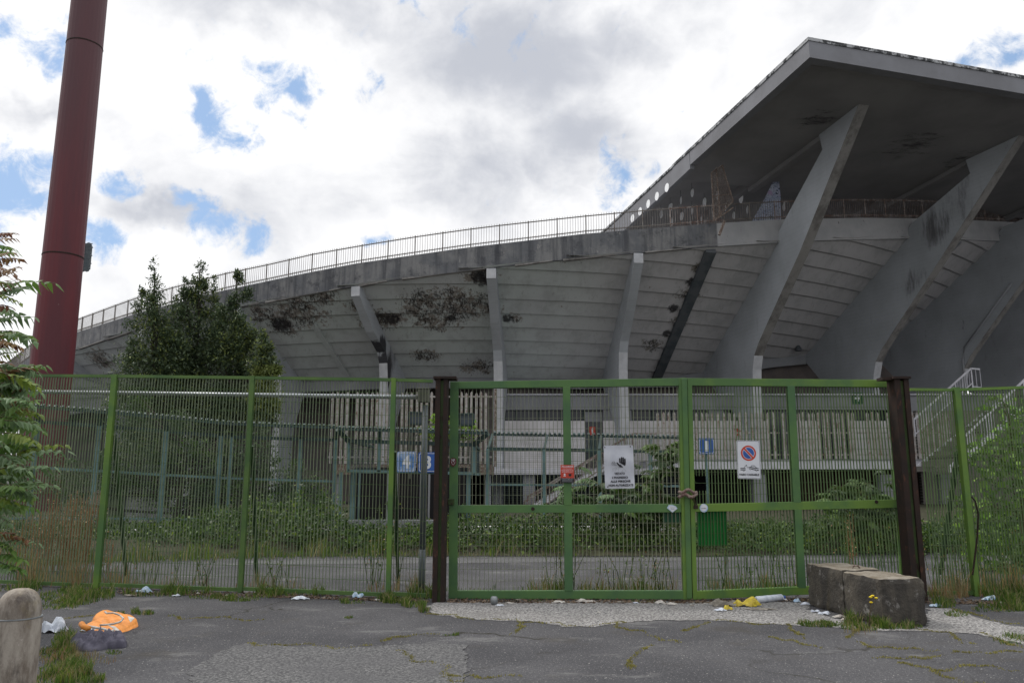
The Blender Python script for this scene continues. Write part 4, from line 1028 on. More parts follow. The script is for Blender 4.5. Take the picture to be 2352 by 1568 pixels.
# hut and stairs
HT = thing('hut', tuple(P(300, 1150, 25).to_tuple()[:2]) + (0,), 'low white hut with a pale green louvred door behind the left fence', 'hut')
x0, x1 = P(205, 1150, 25).x, P(385, 1150, 25).x
box_obj('wall', 'white_paint', HT, x0, x1, 25, 26.5, 0, P(300, 1076, 25).z); box_obj('roof', 'facade', HT, x0 - .1, x1 + .1, 24.9, 26.6, P(300, 1076, 25).z + .002, P(300, 1076, 25).z + .1)
dr = box_obj('door', 'green_bar', HT, P(245, 1150, 25).x, P(288, 1150, 25).x, 24.95, 24.995, 0.3, P(260, 1105, 25).z)
b = MB()
for k in range(8):
    z = P(260, 1121, 25).z - .03 * 0 + k * .035; b.box(P(250, 1150, 25).x, P(287, 1150, 25).x, 24.9, 24.948, z, z + .02)
b.build('louvre', 'rust_light', dr)
def stairs(label, a, e, d0, d1, rise_n, rails, mat='white_paint', tile=None, base=(1, 1, 0)):
    "a,e: bottom and top points of the lower edge of the near stringer"
    a, e = Vector(a), Vector(e); T = thing('staircase', (a.x, d0, max(0, a.z)), label, 'stairs')
    dy = Vector((0, d1 - d0, 0)); up = Vector((0, 0, .34))
    b = MB(); b.hexa([a, e, e + Vector((0, .12, 0)), a + Vector((0, .12, 0))], [a + up, e + up, e + up + Vector((0, .12, 0)), a + up + Vector((0, .12, 0))]); b.build('stringer', 'white_paint', T)
    b = MB(); b.hexa([a + dy, e + dy, e + dy + Vector((0, .12, 0)), a + dy + Vector((0, .12, 0))], [a + up + dy, e + up + dy, e + up + dy + Vector((0, .12, 0)), a + up + dy + Vector((0, .12, 0))]); b.build('stringer', 'white_paint', T)
    b = MB(); D_ = (e - a) / rise_n
    for k in range(rise_n):
        p = a + D_ * k; x0, x1 = sorted((p.x, p.x + D_.x)); b.box(x0, x1, d0 + .13, d1 - .01, p.z + .1, p.z + D_.z + .12)
    b.build('steps', tile or 'facade', T)
    for (r0, r1, dep, hh) in rails:
        r0, r1 = Vector(r0), Vector(r1); b = MB(); b.bar(r0, r1, .09, .09); L = (r1 - r0).length; n = int(L / .17)
        dn = Vector((0, 0, -hh)); b.bar(r0 + dn, r1 + dn, .05, .05)
        for i in range(n + 1): f = i / n; w = .06 if i % 9 == 0 else .022; b.bar(r0.lerp(r1, f), r0.lerp(r1, f) + dn * (1.15 if w > .03 else 1), w, w)
        b.build('handrail', mat, T)
    return T
d0 = 41.3
stairs('white railed stairs climbing right to the walkway, behind the white warning sign', P(1215, 1180, d0), P(1460, 1040, d0), d0, d0 + 1.7, 12,
       [(P(1204, 1152, d0), P(1452, 996, d0), 0, .8), (P(1212, 1140, d0 + 1.6), P(1447, 998, d0 + 1.6), 0, .8), (P(1452, 996, d0), P(1508, 996, d0), 0, .95)], mat='rail_rust')
d0 = 39.5
stairs('broad outer staircase with white railings rising out of the right edge', P(2182, 1086, d0), P(2640, 722, d0), d0, d0 + 3.4, 30,
       [(P(2204, 1013, d0), P(2640, 600, d0), 0, 1.15), (P(2099, 963, d0 + 3.3), P(2230, 846, d0 + 3.3), 0, .8), (P(2230, 846, d0 + 3.3), P(2250, 848, d0 + 3.3), 0, 1.0)], tile='tile')
box_obj('stair_pillar', 'facade', None, P(2236, 1200, d0).x, P(2252, 1200, d0).x, d0 + .2, d0 + .6, 0, P(2240, 1052, d0).z) if False else None
b = MB(); b.box(P(2229, 1200, 39.4).x, P(2243, 1200, 39.4).x, 39.7, 40.1, 0, P(2240, 1048, 39.7).z); o = b.build('pillar', 'facade'); tag(o, 'slim grey pillar propping the outer staircase', 'pillar')
b = MB(); b.box(P(2150, 1000, 44).x, P(2800, 1000, 44).x, 46, 46.3, 0, 5.6); o = b.build('stair_wall', 'tile'); tag(o, 'tiled grey beige wall behind the outer staircase', 'wall')

# ------------------------------------------------------------------ street boundary fence
def grille(b, w, tl, tr, bl, br, n, dep=.027, th=.005, m_=None, wire=.005, yaw=0, hs=.157, skip=None):
    tl, tr, bl, br = map(Vector, (tl, tr, bl, br))
    for i in range(n):
        f = (i + .5) / n; a = bl.lerp(br, f); c = tl.lerp(tr, f); a = a + Vector((random.gauss(0, .0022), random.gauss(0, .003), 0)); c = c + Vector((random.gauss(0, .0022), 0, 0))
        if skip and skip(f): 
            g0, g1 = skip(f); b.bar(a, a.lerp(c, g0), dep, th, (1, 0, 0)); b.bar(a.lerp(c, g1), c, dep, th, (1, 0, 0)); continue
        b.bar(a, c, dep, th, (1, 0, 0))
    m_ = m_ or int(round((tl - bl).length / hs))
    for j in range(1, m_):
        a = bl.lerp(tl, j / m_); c = br.lerp(tr, j / m_)
        w.bar(a + Vector((0, .006, 0)), c + Vector((0, .006, 0)), wire, wire)
FN = [(-8.6, 12.75, 3.30), (-6.24, 12.24, 3.22), (-3.92, 11.78, 3.135), (-1.71, 11.28, 3.04), (-1.14, 11.2, 3.01)]
FL = thing('bar_fence', (-4.8, 11.9, 0), 'tall green flat bar fence left of the gate along the roadside', 'fence', 'green bar fences beside the gate')
for i, ((xa_, ya, za), (xb_, yb, zb2)) in enumerate(zip(FN[:-1], FN[1:])):
    b = MB(); w = MB(); n = int(round(math.hypot(xb_ - xa_, yb - ya) / .0535))
    o_ = .03
    grille(b, w, (xa_ + .04, ya + o_, za - .03), (xb_ - .04, yb + o_, zb2 - .03), (xa_ + .04, ya + o_, .07), (xb_ - .04, yb + o_, .05), n, dep=.027, th=.0055, hs=.166)
    b.build('bars', 'grey_bar' if i == 3 else 'green_bar', FL); w.build('wires', 'green_fence', FL)
    b = MB(); b.bar((xa_, ya, za - .015), (xb_, yb, zb2 - .015), .045, .045); b.build('rail', 'green_fence', FL)
    b = MB(); b.bar((xa_, ya, .055), (xb_, yb, .04), .05, .045); b.build('rail', 'green_fence', FL)
for i, (x, y, z) in enumerate(FN[:-1]):
    w_ = .085 if i < 2 else .066
    b = MB(); b.box(x - w_ / 2, x + w_ / 2, y - .045, y + .03, -.02, z + .01); b.build('post', 'green_bright' if i != 2 else 'green_fence', FL)
for (x, y, z), zt2, (gx, gy) in ((FN[1], 2.3, (290, 1322)), (FN[2], 2.1, (590, 1336)), (FN[3], 2.0, (914, 1340))):
    b = MB(); e = G(gx, gy); b.bar((x + .03, y + .06, zt2), (e.x, e.y, 0), .045, .045); b.build('brace', 'brace', FL)
FR = thing('bar_fence', (7.5, 11.2, 0), 'green flat bar fence right of the rusty gate post, vines behind it', 'fence', 'green bar fences beside the gate')
RN = [(P(2143, 1376, 11.35).x, 11.35, P(2098, 892, 11.35).z), (P(2241, 1368, 11.45).x, 11.45, P(2196, 893, 11.45).z), (P(2560, 1376, 11.6).x, 11.6, 3.0)]
for i, ((xa_, ya, za), (xb_, yb, zb2)) in enumerate(zip(RN[:-1], RN[1:])):
    b = MB(); w = MB(); n = int(round((xb_ - xa_) / .0455)) - 1
    grille(b, w, (xa_ + .03, ya + .03, za - .03), (xb_ - .04, yb + .03, zb2 - .03), (xa_ + .03, ya + .03, .07), (xb_ - .04, yb + .03, .05), n, dep=.028, th=.0055, hs=.157)
    b.build('bars', 'deep_green_bar', FR); w.build('wires', 'grey_bar', FR)
    b = MB(); b.bar((xa_ - .06, ya, za - .015), (xb_, yb, zb2 - .015), .04, .045); b.build('rail', 'green_bright', FR)
    b = MB(); b.bar((xa_ - .06, ya, .05), (xb_, yb, .04), .05, .045); b.build('rail', 'green_fence', FR)
x, y, z = RN[1]
b = MB(); b.box(x - .04, x + .035, y - .06, y + .03, -.02, z + .02); b.build('post', 'green_bright', FR)
b = MB(); b.box(RN[2][0] - .04, RN[2][0] + .035, RN[2][1] - .06, RN[2][1] + .03, -.02, 3.0); b.build('post', 'green_bright', FR)
b = MB(); e = G(2160, 1318); b.bar((x - .02, y + .06, 2.0), (e.x, e.y, 0), .05, .05); b.build('brace', 'brace', FR)
b = MB(); b.tube([P(2231, 1140, 11.3), P(2240, 1150, 11.28), P(2247, 1180, 11.3), P(2245, 1230, 11.34), P(2234, 1320, 11.36)], .012, 6)
o = b.build('vine_stem', 'rust'); tag(o, 'dark dry vine stem clinging to the right fence post', 'vine')

# ------------------------------------------------------------------ rusty gate posts
def hpost(px0b, px1b, pyb, pyt, px0t, px1t, label, inner=(0.42, .62), cap=1):
    a = G((px0b + px1b) / 2, pyb); d = a.y; x0 = P(px0b, pyb, d).x; x1 = P(px1b, pyb, d).x; zt2 = P((px0t + px1t) / 2, pyt, d).z; w = x1 - x0
    T = thing('gate_post', ((x0 + x1) / 2, d + .12, 0), label, 'gate post', 'rusty steel gate posts')
    b = MB(); b.box(x0, x0 + w * .40, d, d + .24, -.05, zt2); b.build('flange', 'rust', T)
    b = MB(); b.box(x0 + w * .66, x1, d, d + .24, -.05, zt2); b.build('flange', 'rust', T)
    b = MB(); b.box(x0 + w * .40, x0 + w * .66, d + .035, d + .2, -.05, zt2 - .02); b.build('web', 'rust_green', T)
    b = MB(); b.box(x0 - .03, x1 + (.12 if cap > 0 else .02), d - .03, d + .27, zt2 + .002, zt2 + .035)
    if cap < 0: b.box(x0 - .16, x0 - .031, d + .02, d + .2, zt2 - .01, zt2 + .03)
    b.build('cap_plate', 'rust', T); return T
hpost(992, 1021, 1383, 870, 995, 1024, 'rusty brown steel post between the left fence and the gate')
hpost(2098, 2132, 1380, 870, 2061, 2090, 'rusty brown steel post right of the gate behind the concrete blocks', cap=-1)

# ------------------------------------------------------------------ gate leaves
def leafdepth(x): return 11.16 - .14 * (x - 1030) / 550 if x < 1585 else 11.02 + .34 * (x - 1585) / 500
def PL(x, y, o_=0): p = P(x, y, leafdepth(x) + o_); return p
def member(par, name, quad4, mat, t=.08, front=0.0, **k):
    "quad4: TL TR BR BL pixels"
    f = [PL(x, y, front) for x, y in quad4]; bk = [p + Vector((0, t, 0)) for p in f]
    b = MB(); b.hexa([f[3], f[2], bk[2], bk[3]], [f[0], f[1], bk[1], bk[0]]); return b.build(name, mat, par, bevel=.004, **k)
GL = thing('gate_leaf', tuple(PL(1310, 1376)), 'left green gate leaf carrying the white warning sign, thin bars', 'gate', 'two leaves of the street gate')
def mixs(name, split): return name
member(GL, 'stile', [(1034, 876), (1053, 876), (1050, 1374), (1030, 1374)], 'green')
member(GL, 'top_bar', [(1053, 876), (1560, 868), (1559, 885.5), (1053, 892)], 'green', front=.002)
member(GL, 'middle_bar', [(1051.5, 1160), (1564, 1157), (1565, 1176), (1051, 1177.5)], 'green', front=.002)
member(GL, 'bottom_bar', [(1050, 1356), (1573, 1356), (1573, 1375.5), (1050, 1374)], 'green', front=.002)
member(GL, 'mullion', [(1293, 888), (1310, 888), (1313.5, 1160), (1296, 1160)], 'green', front=-.002)
member(GL, 'mullion', [(1296, 1176), (1314, 1176), (1316, 1357), (1297, 1357)], 'green', front=-.002)
member(GL, 'stile', [(1559, 868), (1577, 867), (1589, 1376), (1570, 1376)], 'green_bright', front=-.002)
member(GL, 'cover_strip', [(1566, 869), (1578, 869), (1590, 1374), (1578, 1374)], 'green', t=.012, front=-.02)
GR = thing('gate_leaf', tuple(PL(1830, 1366)), 'right green gate leaf carrying the no parking sign, deep bars', 'gate', 'two leaves of the street gate')
member(GR, 'stile', [(1578.5, 868), (1589.5, 868), (1602, 1376), (1591.5, 1376)], 'green_bright')
member(GR, 'top_bar', [(1589, 868), (2056, 872), (2056, 889), (1589, 885)], 'green_bright', front=.002)
member(GR, 'middle_bar', [(1596, 1157), (2070, 1146.5), (2071, 1165.5), (1597, 1175)], 'green_bright', front=.002)
member(GR, 'bottom_bar', [(1601, 1357), (2093, 1336), (2095, 1354), (1602, 1376)], 'green_bright', front=.002)
member(GR, 'mullion', [(1808.5, 885), (1826, 885), (1840.5, 1154), (1823, 1154)], 'green', front=-.002)
member(GR, 'mullion', [(1825, 1170), (1842, 1170), (1852, 1350), (1834, 1350)], 'green', front=-.002)
member(GR, 'stile', [(2042, 874), (2060, 872), (2096, 1352), (2074, 1353)], 'green_bright', front=-.002)
def gp(par, q, n, mat, wmat, dep, th, m_, skip=None):
    b = MB(); w = MB(); c4 = [PL(x, y, .035) for x, y in q]
    grille(b, w, c4[0], c4[1], c4[3], c4[2], n, dep=dep, th=th, m_=m_, skip=skip); b.build('bars', mat, par); w.build('wires', wmat, par)
gp(GL, [(1053, 888), (1293, 886), (1297, 1162), (1051, 1162)], 26, 'grey_bar', 'grey_bar', .022, .0065, 11)
gp(GL, [(1310, 886), (1560, 884), (1566, 1160), (1313, 1160)], 27, 'grey_bar', 'grey_bar', .022, .0065, 11)
gp(GL, [(1051, 1174), (1297, 1174), (1298, 1360), (1050, 1360)], 26, 'grey_bar', 'grey_bar', .022, .0065, 7)
gp(GL, [(1314, 1174), (1566, 1174), (1572, 1360), (1316, 1360)], 27, 'grey_bar', 'grey_bar', .022, .0065, 7)
gp(GR, [(1590, 884), (1808, 886), (1823, 1160), (1597, 1160)], 31, 'deep_green_bar', 'deep_green_bar', .030, .006, 11, skip=lambda f: (.12, .24) if f < .13 else None)
gp(GR, [(1826, 886), (2044, 888), (2072, 1152), (1841, 1158)], 32, 'deep_green_bar', 'deep_green_bar', .030, .006, 11)
gp(GR, [(1598, 1172), (1825, 1168), (1835, 1352), (1602, 1360)], 31, 'deep_green_bar', 'deep_green_bar', .030, .006, 7)
gp(GR, [(1842, 1168), (2073, 1162), (2092, 1340), (1852, 1352)], 32, 'deep_green_bar', 'deep_green_bar', .030, .006, 7)
member(GR, 'letter_panel', [(1600, 1175), (1668, 1173), (1670, 1252), (1603, 1254)], 'bin_green', t=.012, front=.06)
member(GL, 'letter_panel', [(1522, 1175), (1566, 1175), (1567, 1199), (1523, 1199)], 'mail_green', t=.012, front=.06)
member(GL, 'hinge', [(1029, 1145), (1043, 1145), (1043, 1159), (1029, 1159)], 'rust_green', t=.03, front=-.035)
member(GL, 'hinge', [(1018, 1146), (1029, 1146), (1029, 1160), (1018, 1160)], 'rust', t=.03, front=-.03)
member(GR, 'hinge', [(2064, 1133), (2080, 1133), (2080, 1146), (2064, 1146)], 'rust', t=.03, front=-.035)
b = MB(); q = PL(1040, 1374); b.box(q.x - .03, q.x + .03, q.y, q.y + .05, 0.005, q.z - .002); b.build('wheel_stop', 'rust', GL)
for (x, y) in ((1224, 1168), (2023 - 10, 1152)):
    b = MB(); sh = Sheet(PL(x, y, -.003)); sh.poly(b, disc(.025, 10), 0, .006); b.build('rust_hole', 'rust', GL if x < 1500 else GR)

# chain in a corrugated hose round the meeting stiles
T = thing('lock_chain', tuple(PL(1580, 1140, -.1)), 'muddy corrugated hose wrapped round the chain locking the two leaves', 'chain')
for k, (y0, th) in enumerate(((1129, .021), (1137, .023))):
    b = MB(); pts = []; N = 36
    for i in range(N + 1):
        f = i / N; x = 1560 + 40 * f; yy = y0 + 3.2 * math.sin(f * 9 + k * 1.7) - (2 if k == 0 else -1) * math.sin(f * 3.1)
        pts.append(PL(x, yy, -.055 - .05 * math.sin(math.pi * f) + .03 * (f in (0, 1))))
    b.tube(pts, [th * (1 + .16 * math.sin(i * 2.4)) for i in range(N + 1)], 9); b.build('hose', 'hose', T, smooth=True)
b = MB()
for k in range(7):
    c_ = PL(1592 + k * 1.2, 1142 + k * 3.2, -.04); pts = [c_ + Vector((.016 * math.cos(t) * (1 if k % 2 else .4), -.016 * math.cos(t) * (0 if k % 2 else 1), .022 * math.sin(t))) for t in np.linspace(0, 2 * math.pi, 9)]
    b.tube(pts, .005, 5)
b.build('chain_links', 'rust', T)
c_ = PL(1598, 1163, -.05); b = MB(); b.box(c_.x - .03, c_.x + .03, c_.y - .015, c_.y + .015, c_.z - .03, c_.z + .02); b.build('padlock', 'rust', T, bevel=.005)

# ------------------------------------------------------------------ signs on the gate
def sheet_at(x, y, o_=-.03, roll=0): return Sheet(PL(x, y, o_), roll)
K = 11.05 / FPX
sh = sheet_at(1422, 1071.5, -.03, -.018 * -1); T = thing('warning_sign', tuple(sh.c), 'large bent white sign with raised hand forbidding entry to unauthorised persons', 'sign')
w_, h_ = 67 * K, 96.5 * K
def wig(b, nx, nz):
    k = len(b.v)
    for j in range(nz + 1):
        for i in range(nx + 1):
            x = (i / nx - .5) * w_; z = (j / nz - .5) * h_
            if abs(x) > w_ / 2 - 1e-6 and abs(z) > h_ / 2 - 1e-6: x *= .985; z *= .985
            b.v.append(tuple(sh.p(x, z, .004 + .006 * math.sin(z * 19 + x * 6) + .004 * math.sin(x * 17 - z * 9))))
    for j in range(nz):
        for i in range(nx): a = k + j * (nx + 1) + i; b.f.append((a, a + 1, a + nx + 2, a + nx + 1)); b.mi.append(0)
b = MB(); wig(b, 12, 18); b.build('plate', 'dirty_white', T, smooth=True)
b = MB(); o_ = .018
# gloved hand raised: palm with cut diagonal and four fingers, plus thumb side
def sp2(pts): sh.poly(b, [(x * .01, z * .01) for x, z in pts], o_, o_ + .001)
for fx0, ztop_ in ((.2, 12.2), (2.7, 13.6), (5.0, 13.4), (7.3, 11.6)):
    sp2([(fx0, 6.0), (fx0 + 1.9, 5.0), (fx0 + 1.9, ztop_ - .9), (fx0 + .95, ztop_), (fx0, ztop_ - .9)])
sp2([(.2, 6.6), (2.3, 6.2), (9.2, 6.2), (9.0, 3.2), (8.0, 1.2), (5.6, 2.6), (1.2, 5.4)])
sp2([(-4.0, 5.6), (-3.2, 6.2), (-2.3, 6.0), (.2, 3.4), (2.4, 2.6), (5.6, -.9), (2.0, -.7), (.2, .0), (-2.2, 2.8)])
b.build('hand_symbol', 'black', T)
b = MB()
def ln(pts, t=.004): 
    for p_, q_ in zip(pts[:-1], pts[1:]):
        b.bar(sh.p(p_[0] * .01, p_[1] * .01, .019), sh.p(q_[0] * .01, q_[1] * .01, .019), t, .002)
ln([(-9, 2.2), (-9.9, 3), (-10.1, 5), (-9.4, 6.6), (-7.9, 7.2), (-6.4, 6.8), (-5.4, 5.6), (-9.2, 5.4)]); ln([(-5.4, 5.6), (-5.6, 2), (-7.4, 1.9), (-7.6, 4.0), (-6.8, 4.1), (-6.8, 2.9)]); ln([(-5.6, 2.4), (-3, 2.3)])
b.build('outline_figure', 'black', T)
b = MB(); ln([(-7.6, -5.8), (-7.4, -1.5), (-4.6, .4), (0, .2)], .003); ln([(-5, -6.2), (-5, -1.2), (-3.6, -1.2), (-3.6, -3.4)], .003); ln([(4.2, -4.2), (4.0, -6.6)], .003); ln([(9, -7), (7.6, -3.4), (6, -2.8)], .003); ln([(-9.2, -6.5), (-9.4, -2)], .003); ln([(-1.6, -6), (-1.2, -1)], .003)
b.build('faded_outline', 'faint_ink', T)
b = MB()
for i, (s_, wd) in enumerate((('VIETATO', 24), ("L'INGRESSO", 36), ('ALLE PERSONE', 45.5), ('NON AUTORIZZATE', 56))):
    sh.text(b, s_, (.0 + i * .45) * .01, (-8.6 - 4.3 * i * 1.17) * .01 * 1.06, wd * .0061, .019, .045, .031)
b.build('lettering', 'black', T)
b = MB(); 
for x, z in ((-.19, .27), (.165, .275), (-.17, -.27)): sh.poly(b, disc(.009, 8, x, z), .016, .02)
b.build('rust_bolts', 'rust', T)

sh = sheet_at(1719.5, 1055, -.03, -.012); T = thing('road_sign', tuple(sh.c), 'white rectangular no parking sign with tow truck drawing and driveway wording', 'sign')
w_, h_ = 53 * K * 1.0, 86 * K
b = MB(); sh.poly(b, rrect(w_, h_, .022), 0, .004); b.build('plate', 'white', T)
b = MB(); a_, i_ = rrect(w_ - .012, h_ - .012, .02), rrect(w_ - .02, h_ - .02, .018); n = len(a_)
for k in range(n): b.quad(sh.p(*a_[k], .005), sh.p(*a_[(k + 1) % n], .005), sh.p(*i_[(k + 1) % n], .005), sh.p(*i_[k], .005))
b.build('border', 'black', T)
R = 16.6 * K * 1.05; cz = h_ * .17
b = MB(); sh.poly(b, disc(R, 36, 0, cz), .004, .005); b.build('red_ring', 'red', T)
b = MB(); sh.poly(b, disc(R * .78, 36, 0, cz), .0052, .006); b.build('white_ring', 'white', T)
b = MB(); sh.poly(b, disc(R * .72, 36, 0, cz), .0062, .007); b.build('blue_disc', 'blue', T)
ca = math.cos(-47 * D2R); sa = math.sin(-47 * D2R)
def rb(hw, L_, o0, o1, mat, nm_):
    b = MB(); sh.poly(b, [(x * ca - z * sa, cz + x * sa + z * ca) for x, z in ((-L_, -hw), (L_, -hw), (L_, hw), (-L_, hw))], o0, o1); b.build(nm_, mat, T)
rb(R * .17, R * .76, .0072, .0076, 'white', 'bar_edge'); rb(R * .115, R * .86, .0078, .0084, 'red', 'bar')
b = MB(); z0_ = -h_ * .235
def q2(pts): sh.poly(b, [(x * w_, z0_ + z * w_) for x, z in pts], .0045, .0055)
q2([(-.37, .0), (-.15, .0), (-.15, .03), (-.37, .03)]); q2([(-.37, -.07), (-.15, -.07), (-.15, -.03), (-.37, -.03)]); q2([(-.23, .04), (-.21, .04), (-.09, .16), (-.11, .165)]); q2([(-.12, .16), (-.10, .165), (-.055, .02), (-.07, .02)])
q2([(-.03, .075), (.18, .06), (.42, .02), (.42, -.01), (.1, .03), (-.03, .045)]); q2([(-.02, .02), (.42, -.05), (.42, -.08), (.3, -.075), (0, -.01)])
q2([(.07, .075), (.11, .14), (.24, .13), (.33, .04), (.31, .04), (.23, .11), (.12, .12), (.09, .07)])
for cx_, cz_, r_ in ((-.235, -.085, .035), (.055, -.02, .035), (.31, -.07, .035)): q2(disc(r_, 12, cx_, cz_))
b.build('tow_symbol', 'black', T)
b = MB()
for cx_, cz_, r_ in ((-.235, -.085, .02), (.055, -.02, .02), (.31, -.07, .02)): sh.poly(b, [(x * w_, z0_ + z * w_) for x, z in disc(r_, 12, cx_, cz_)], .0056, .006)
b.build('wheel_centres', 'white', T)
b = MB(); sh.text(b, 'PASSO CARRABILE', 0, -h_ * .392, w_ * .85, .006, .04, .029); b.build('lettering', 'black', T)

sh = sheet_at(1303, 1087.5, -.03, -.01); T = thing('alarm_sign', tuple(sh.c), 'small red alarm sign with black foot on the left leaf mullion', 'sign'); w_, h_ = 30.5 * K, 39.5 * K
b = MB(); sh.poly(b, [(-w_ / 2, -h_ * .24), (w_ / 2, -h_ * .24), (w_ / 2, h_ / 2), (-w_ / 2, h_ / 2)], 0, .004); b.build('red_panel', 'red', T)
b = MB(); sh.poly(b, [(-w_ / 2, -h_ / 2), (w_ / 2, -h_ / 2), (w_ / 2, -h_ * .241), (-w_ / 2, -h_ * .241)], 0, .004); b.build('black_panel', 'black', T)
b = MB(); sh.text(b, 'ALLARME', 0, h_ * .41, w_ * .88, .0046, .03, .018); sh.text(b, 'VIDEOSORVEGLIANZA', 0, h_ * .285, w_ * .7, .0046, .01); sh.text(b, 'VIGILANZA H 24', 0, h_ * .185, w_ * .88, .0046, .02, .012); sh.text(b, 'INTERVENTO G.P.G.', 0, h_ * .10, w_ * .8, .0046, .01, .010)
sh.text(b, 'www.csmvigilanza.it', 0, -h_ * .28, w_ * .9, .0046, .01, .010)
for k_ in range(3): sh.poly(b, [(-w_ * .38, -h_ * (.35 + .045 * k_)), (w_ * .38, -h_ * (.35 + .045 * k_)), (w_ * .38, -h_ * (.345 + .045 * k_)), (-w_ * .38, -h_ * (.345 + .045 * k_))], .0045, .005)
sh.poly(b, disc(w_ * .07, 12, -w_ * .2, -h_ * .03, h_ * .05), .0045, .005); sh.poly(b, [(-w_ * .3, -h_ * .14), (-w_ * .1, -h_ * .14), (-w_ * .14, -h_ * .09), (-w_ * .26, -h_ * .09)], .0045, .005)
b.build('lettering', 'white', T)
b = MB(); sh.poly(b, [(w_ * .08, .0), (w_ * .32, .0), (w_ * .30, -h_ * .1), (w_ * .2, -h_ * .17), (w_ * .10, -h_ * .1)], .0045, .005); b.build('emblem', 'black', T)

sh = sheet_at(1041, 1060.5, -.012); T = thing('shield_plate', tuple(sh.c), 'small dark red shield plate on the left gate stile', 'plate')
shp = [(0, -10.3), (4, -8), (6.4, -4.5), (7.3, 0), (7.1, 6), (3.6, 8.9), (0, 9.6), (-3.6, 8.9), (-7.1, 6), (-7.3, 0), (-6.4, -4.5), (-4, -8)]
b = MB(); sh.poly(b, [(x * K, z * K) for x, z in shp], 0, .006); b.build('plate', 'darkred', T)
b = MB(); sh.text(b, 'C.S.M.', 0, 5.6 * K, 8.5 * K, .0065, .03); b.bar(sh.p(-4 * K, 3.8 * K, .0065), sh.p(4 * K, 3.8 * K, .0065), .003, .002)
for s_ in (-1, 1): b.bar(sh.p(s_ * 4.2 * K, 2 * K, .0065), sh.p(s_ * 3.3 * K, -3 * K, .0065), .004, .002); b.bar(sh.p(s_ * 3.3 * K, -3 * K, .0065), sh.p(s_ * .8 * K, -6.4 * K, .0065), .004, .002)
sh.poly(b, disc(1.2 * K, 8, 0, 1.6 * K), .0065, .007); b.build('markings', 'white', T)
sh = sheet_at(1544, 1167, -.006); T = thing('sticker', tuple(sh.c), 'blue and white diamond sticker on the left leaf middle bar', 'sticker', 'installer stickers on the gate middle bars')
b = MB(); sh.poly(b, [(0, -9.2 * K), (12 * K, 0), (8 * K, 5 * K), (0, 8.4 * K), (-8 * K, 7.4 * K), (-12 * K, 1 * K)], 0, .003); b.build('backing', 'plastic_blue', T); b = MB(); sh.poly(b, [(0, -7.6 * K), (9.4 * K, 0), (6 * K, 4 * K), (-3 * K, 6.4 * K), (-9.4 * K, 1 * K)], .0032, .004); b.build('face', 'white', T)
b = MB(); sh.text(b, 'SERVIZI', .8 * K, 1.6 * K, 9 * K, .0045, .0); sh.text(b, 'CANCELLI', .8 * K, -1.2 * K, 10 * K, .0045, .0) if False else sh.poly(b, [(-3 * K, -2.2 * K), (5 * K, -2.2 * K), (5 * K, -1.4 * K), (-3 * K, -1.4 * K)], .0042, .005); b.build('print', 'faint_ink', T)
sh = sheet_at(1616.5, 1166, -.006); T = thing('sticker', tuple(sh.c), 'round blue rimmed sticker on the right leaf middle bar', 'sticker', 'installer stickers on the gate middle bars')
b = MB(); sh.poly(b, disc(9.3 * K, 26), 0, .003); b.build('backing', 'plastic_blue', T); b = MB(); sh.poly(b, disc(7.2 * K, 26, 0, 1.0 * K), .0032, .004); b.build('face', 'white', T)
b = MB(); sh.text(b, 'SICURMAX', 0, -.6 * K, 11.5 * K, .0045, .03); b.build('print', 'navy_cloth', T)

# ------------------------------------------------------------------ grey pole with cabinet and long pipe
T = thing('pipe_stand', (P(972, 1368, 11.6).x, 11.6, 0), 'grey pole with olive cabinet and a long horizontal grey pipe behind the fence', 'pole')
px_ = P(973, 1100, 11.6).x; b = MB(); b.tube([(px_, 11.6, 0), (px_, 11.6, .62)], .052, 12); b.tube([(px_, 11.6, .62), (px_, 11.6, P(975, 930, 11.6).z)], .042, 12); b.build('pole', 'galv_pole', T, smooth=True)
q = P(973.5, 907, 11.6); b = MB(); b.box(q.x - .085, q.x + .085, 11.52, 11.66, q.z - .11, q.z + .085); b.box(q.x - .092, q.x + .092, 11.51, 11.67, q.z + .085, q.z + .1); b.build('cabinet', 'olive_box', T, bevel=.006)
b = MB(); b.tube([P(958, 912, 11.62), P(45, 899, 12.9)], .032, 12); b.build('pipe', 'galv', T, smooth=True)

# ------------------------------------------------------------------ concrete blocks and bollard
m = Mt('dirty_cast_block', .95)
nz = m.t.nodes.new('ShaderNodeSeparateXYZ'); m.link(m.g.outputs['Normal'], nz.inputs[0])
o = m.mix(m.rng(m.noise(2.8, 7, .66, sx=(1, 1, .55)), .36, .62), (.11, .098, .08, 1), (.050, .046, .042, 1))
o = m.mix(m.rng(m.noise(1.8, 4, .6, sx=(1, 1, .3), off=5), .54, .68, 0, .6), o, (.10, .078, .03, 1))
o = m.mix(m.rng(m.noise(7, 8, .7, off=2), .58, .66, 0, .7), o, (.25, .24, .225, 1))
o = m.mix(m.rng(nz.outputs['Z'], .5, .8), o, m.mix(m.rng(m.noise(5, 7, .7), .35, .6), (.27, .245, .205, 1), (.16, .135, .10, 1)))  # upward faces coloured paler, imitating light falling on the top
m.base(o); m.bump(m.math('ADD', m.noise(22, 6, .7), m.noise(5, 4, .6)), .75, .03); MT['block'] = m.m
nl, nr_, fl = G(2031, 1440), G(2133, 1436), G(1857, 1389)
ax = (nr_ - nl).normalized(); L_ = (fl - nl); dr_ = L_.normalized(); wd = (nr_ - nl).length
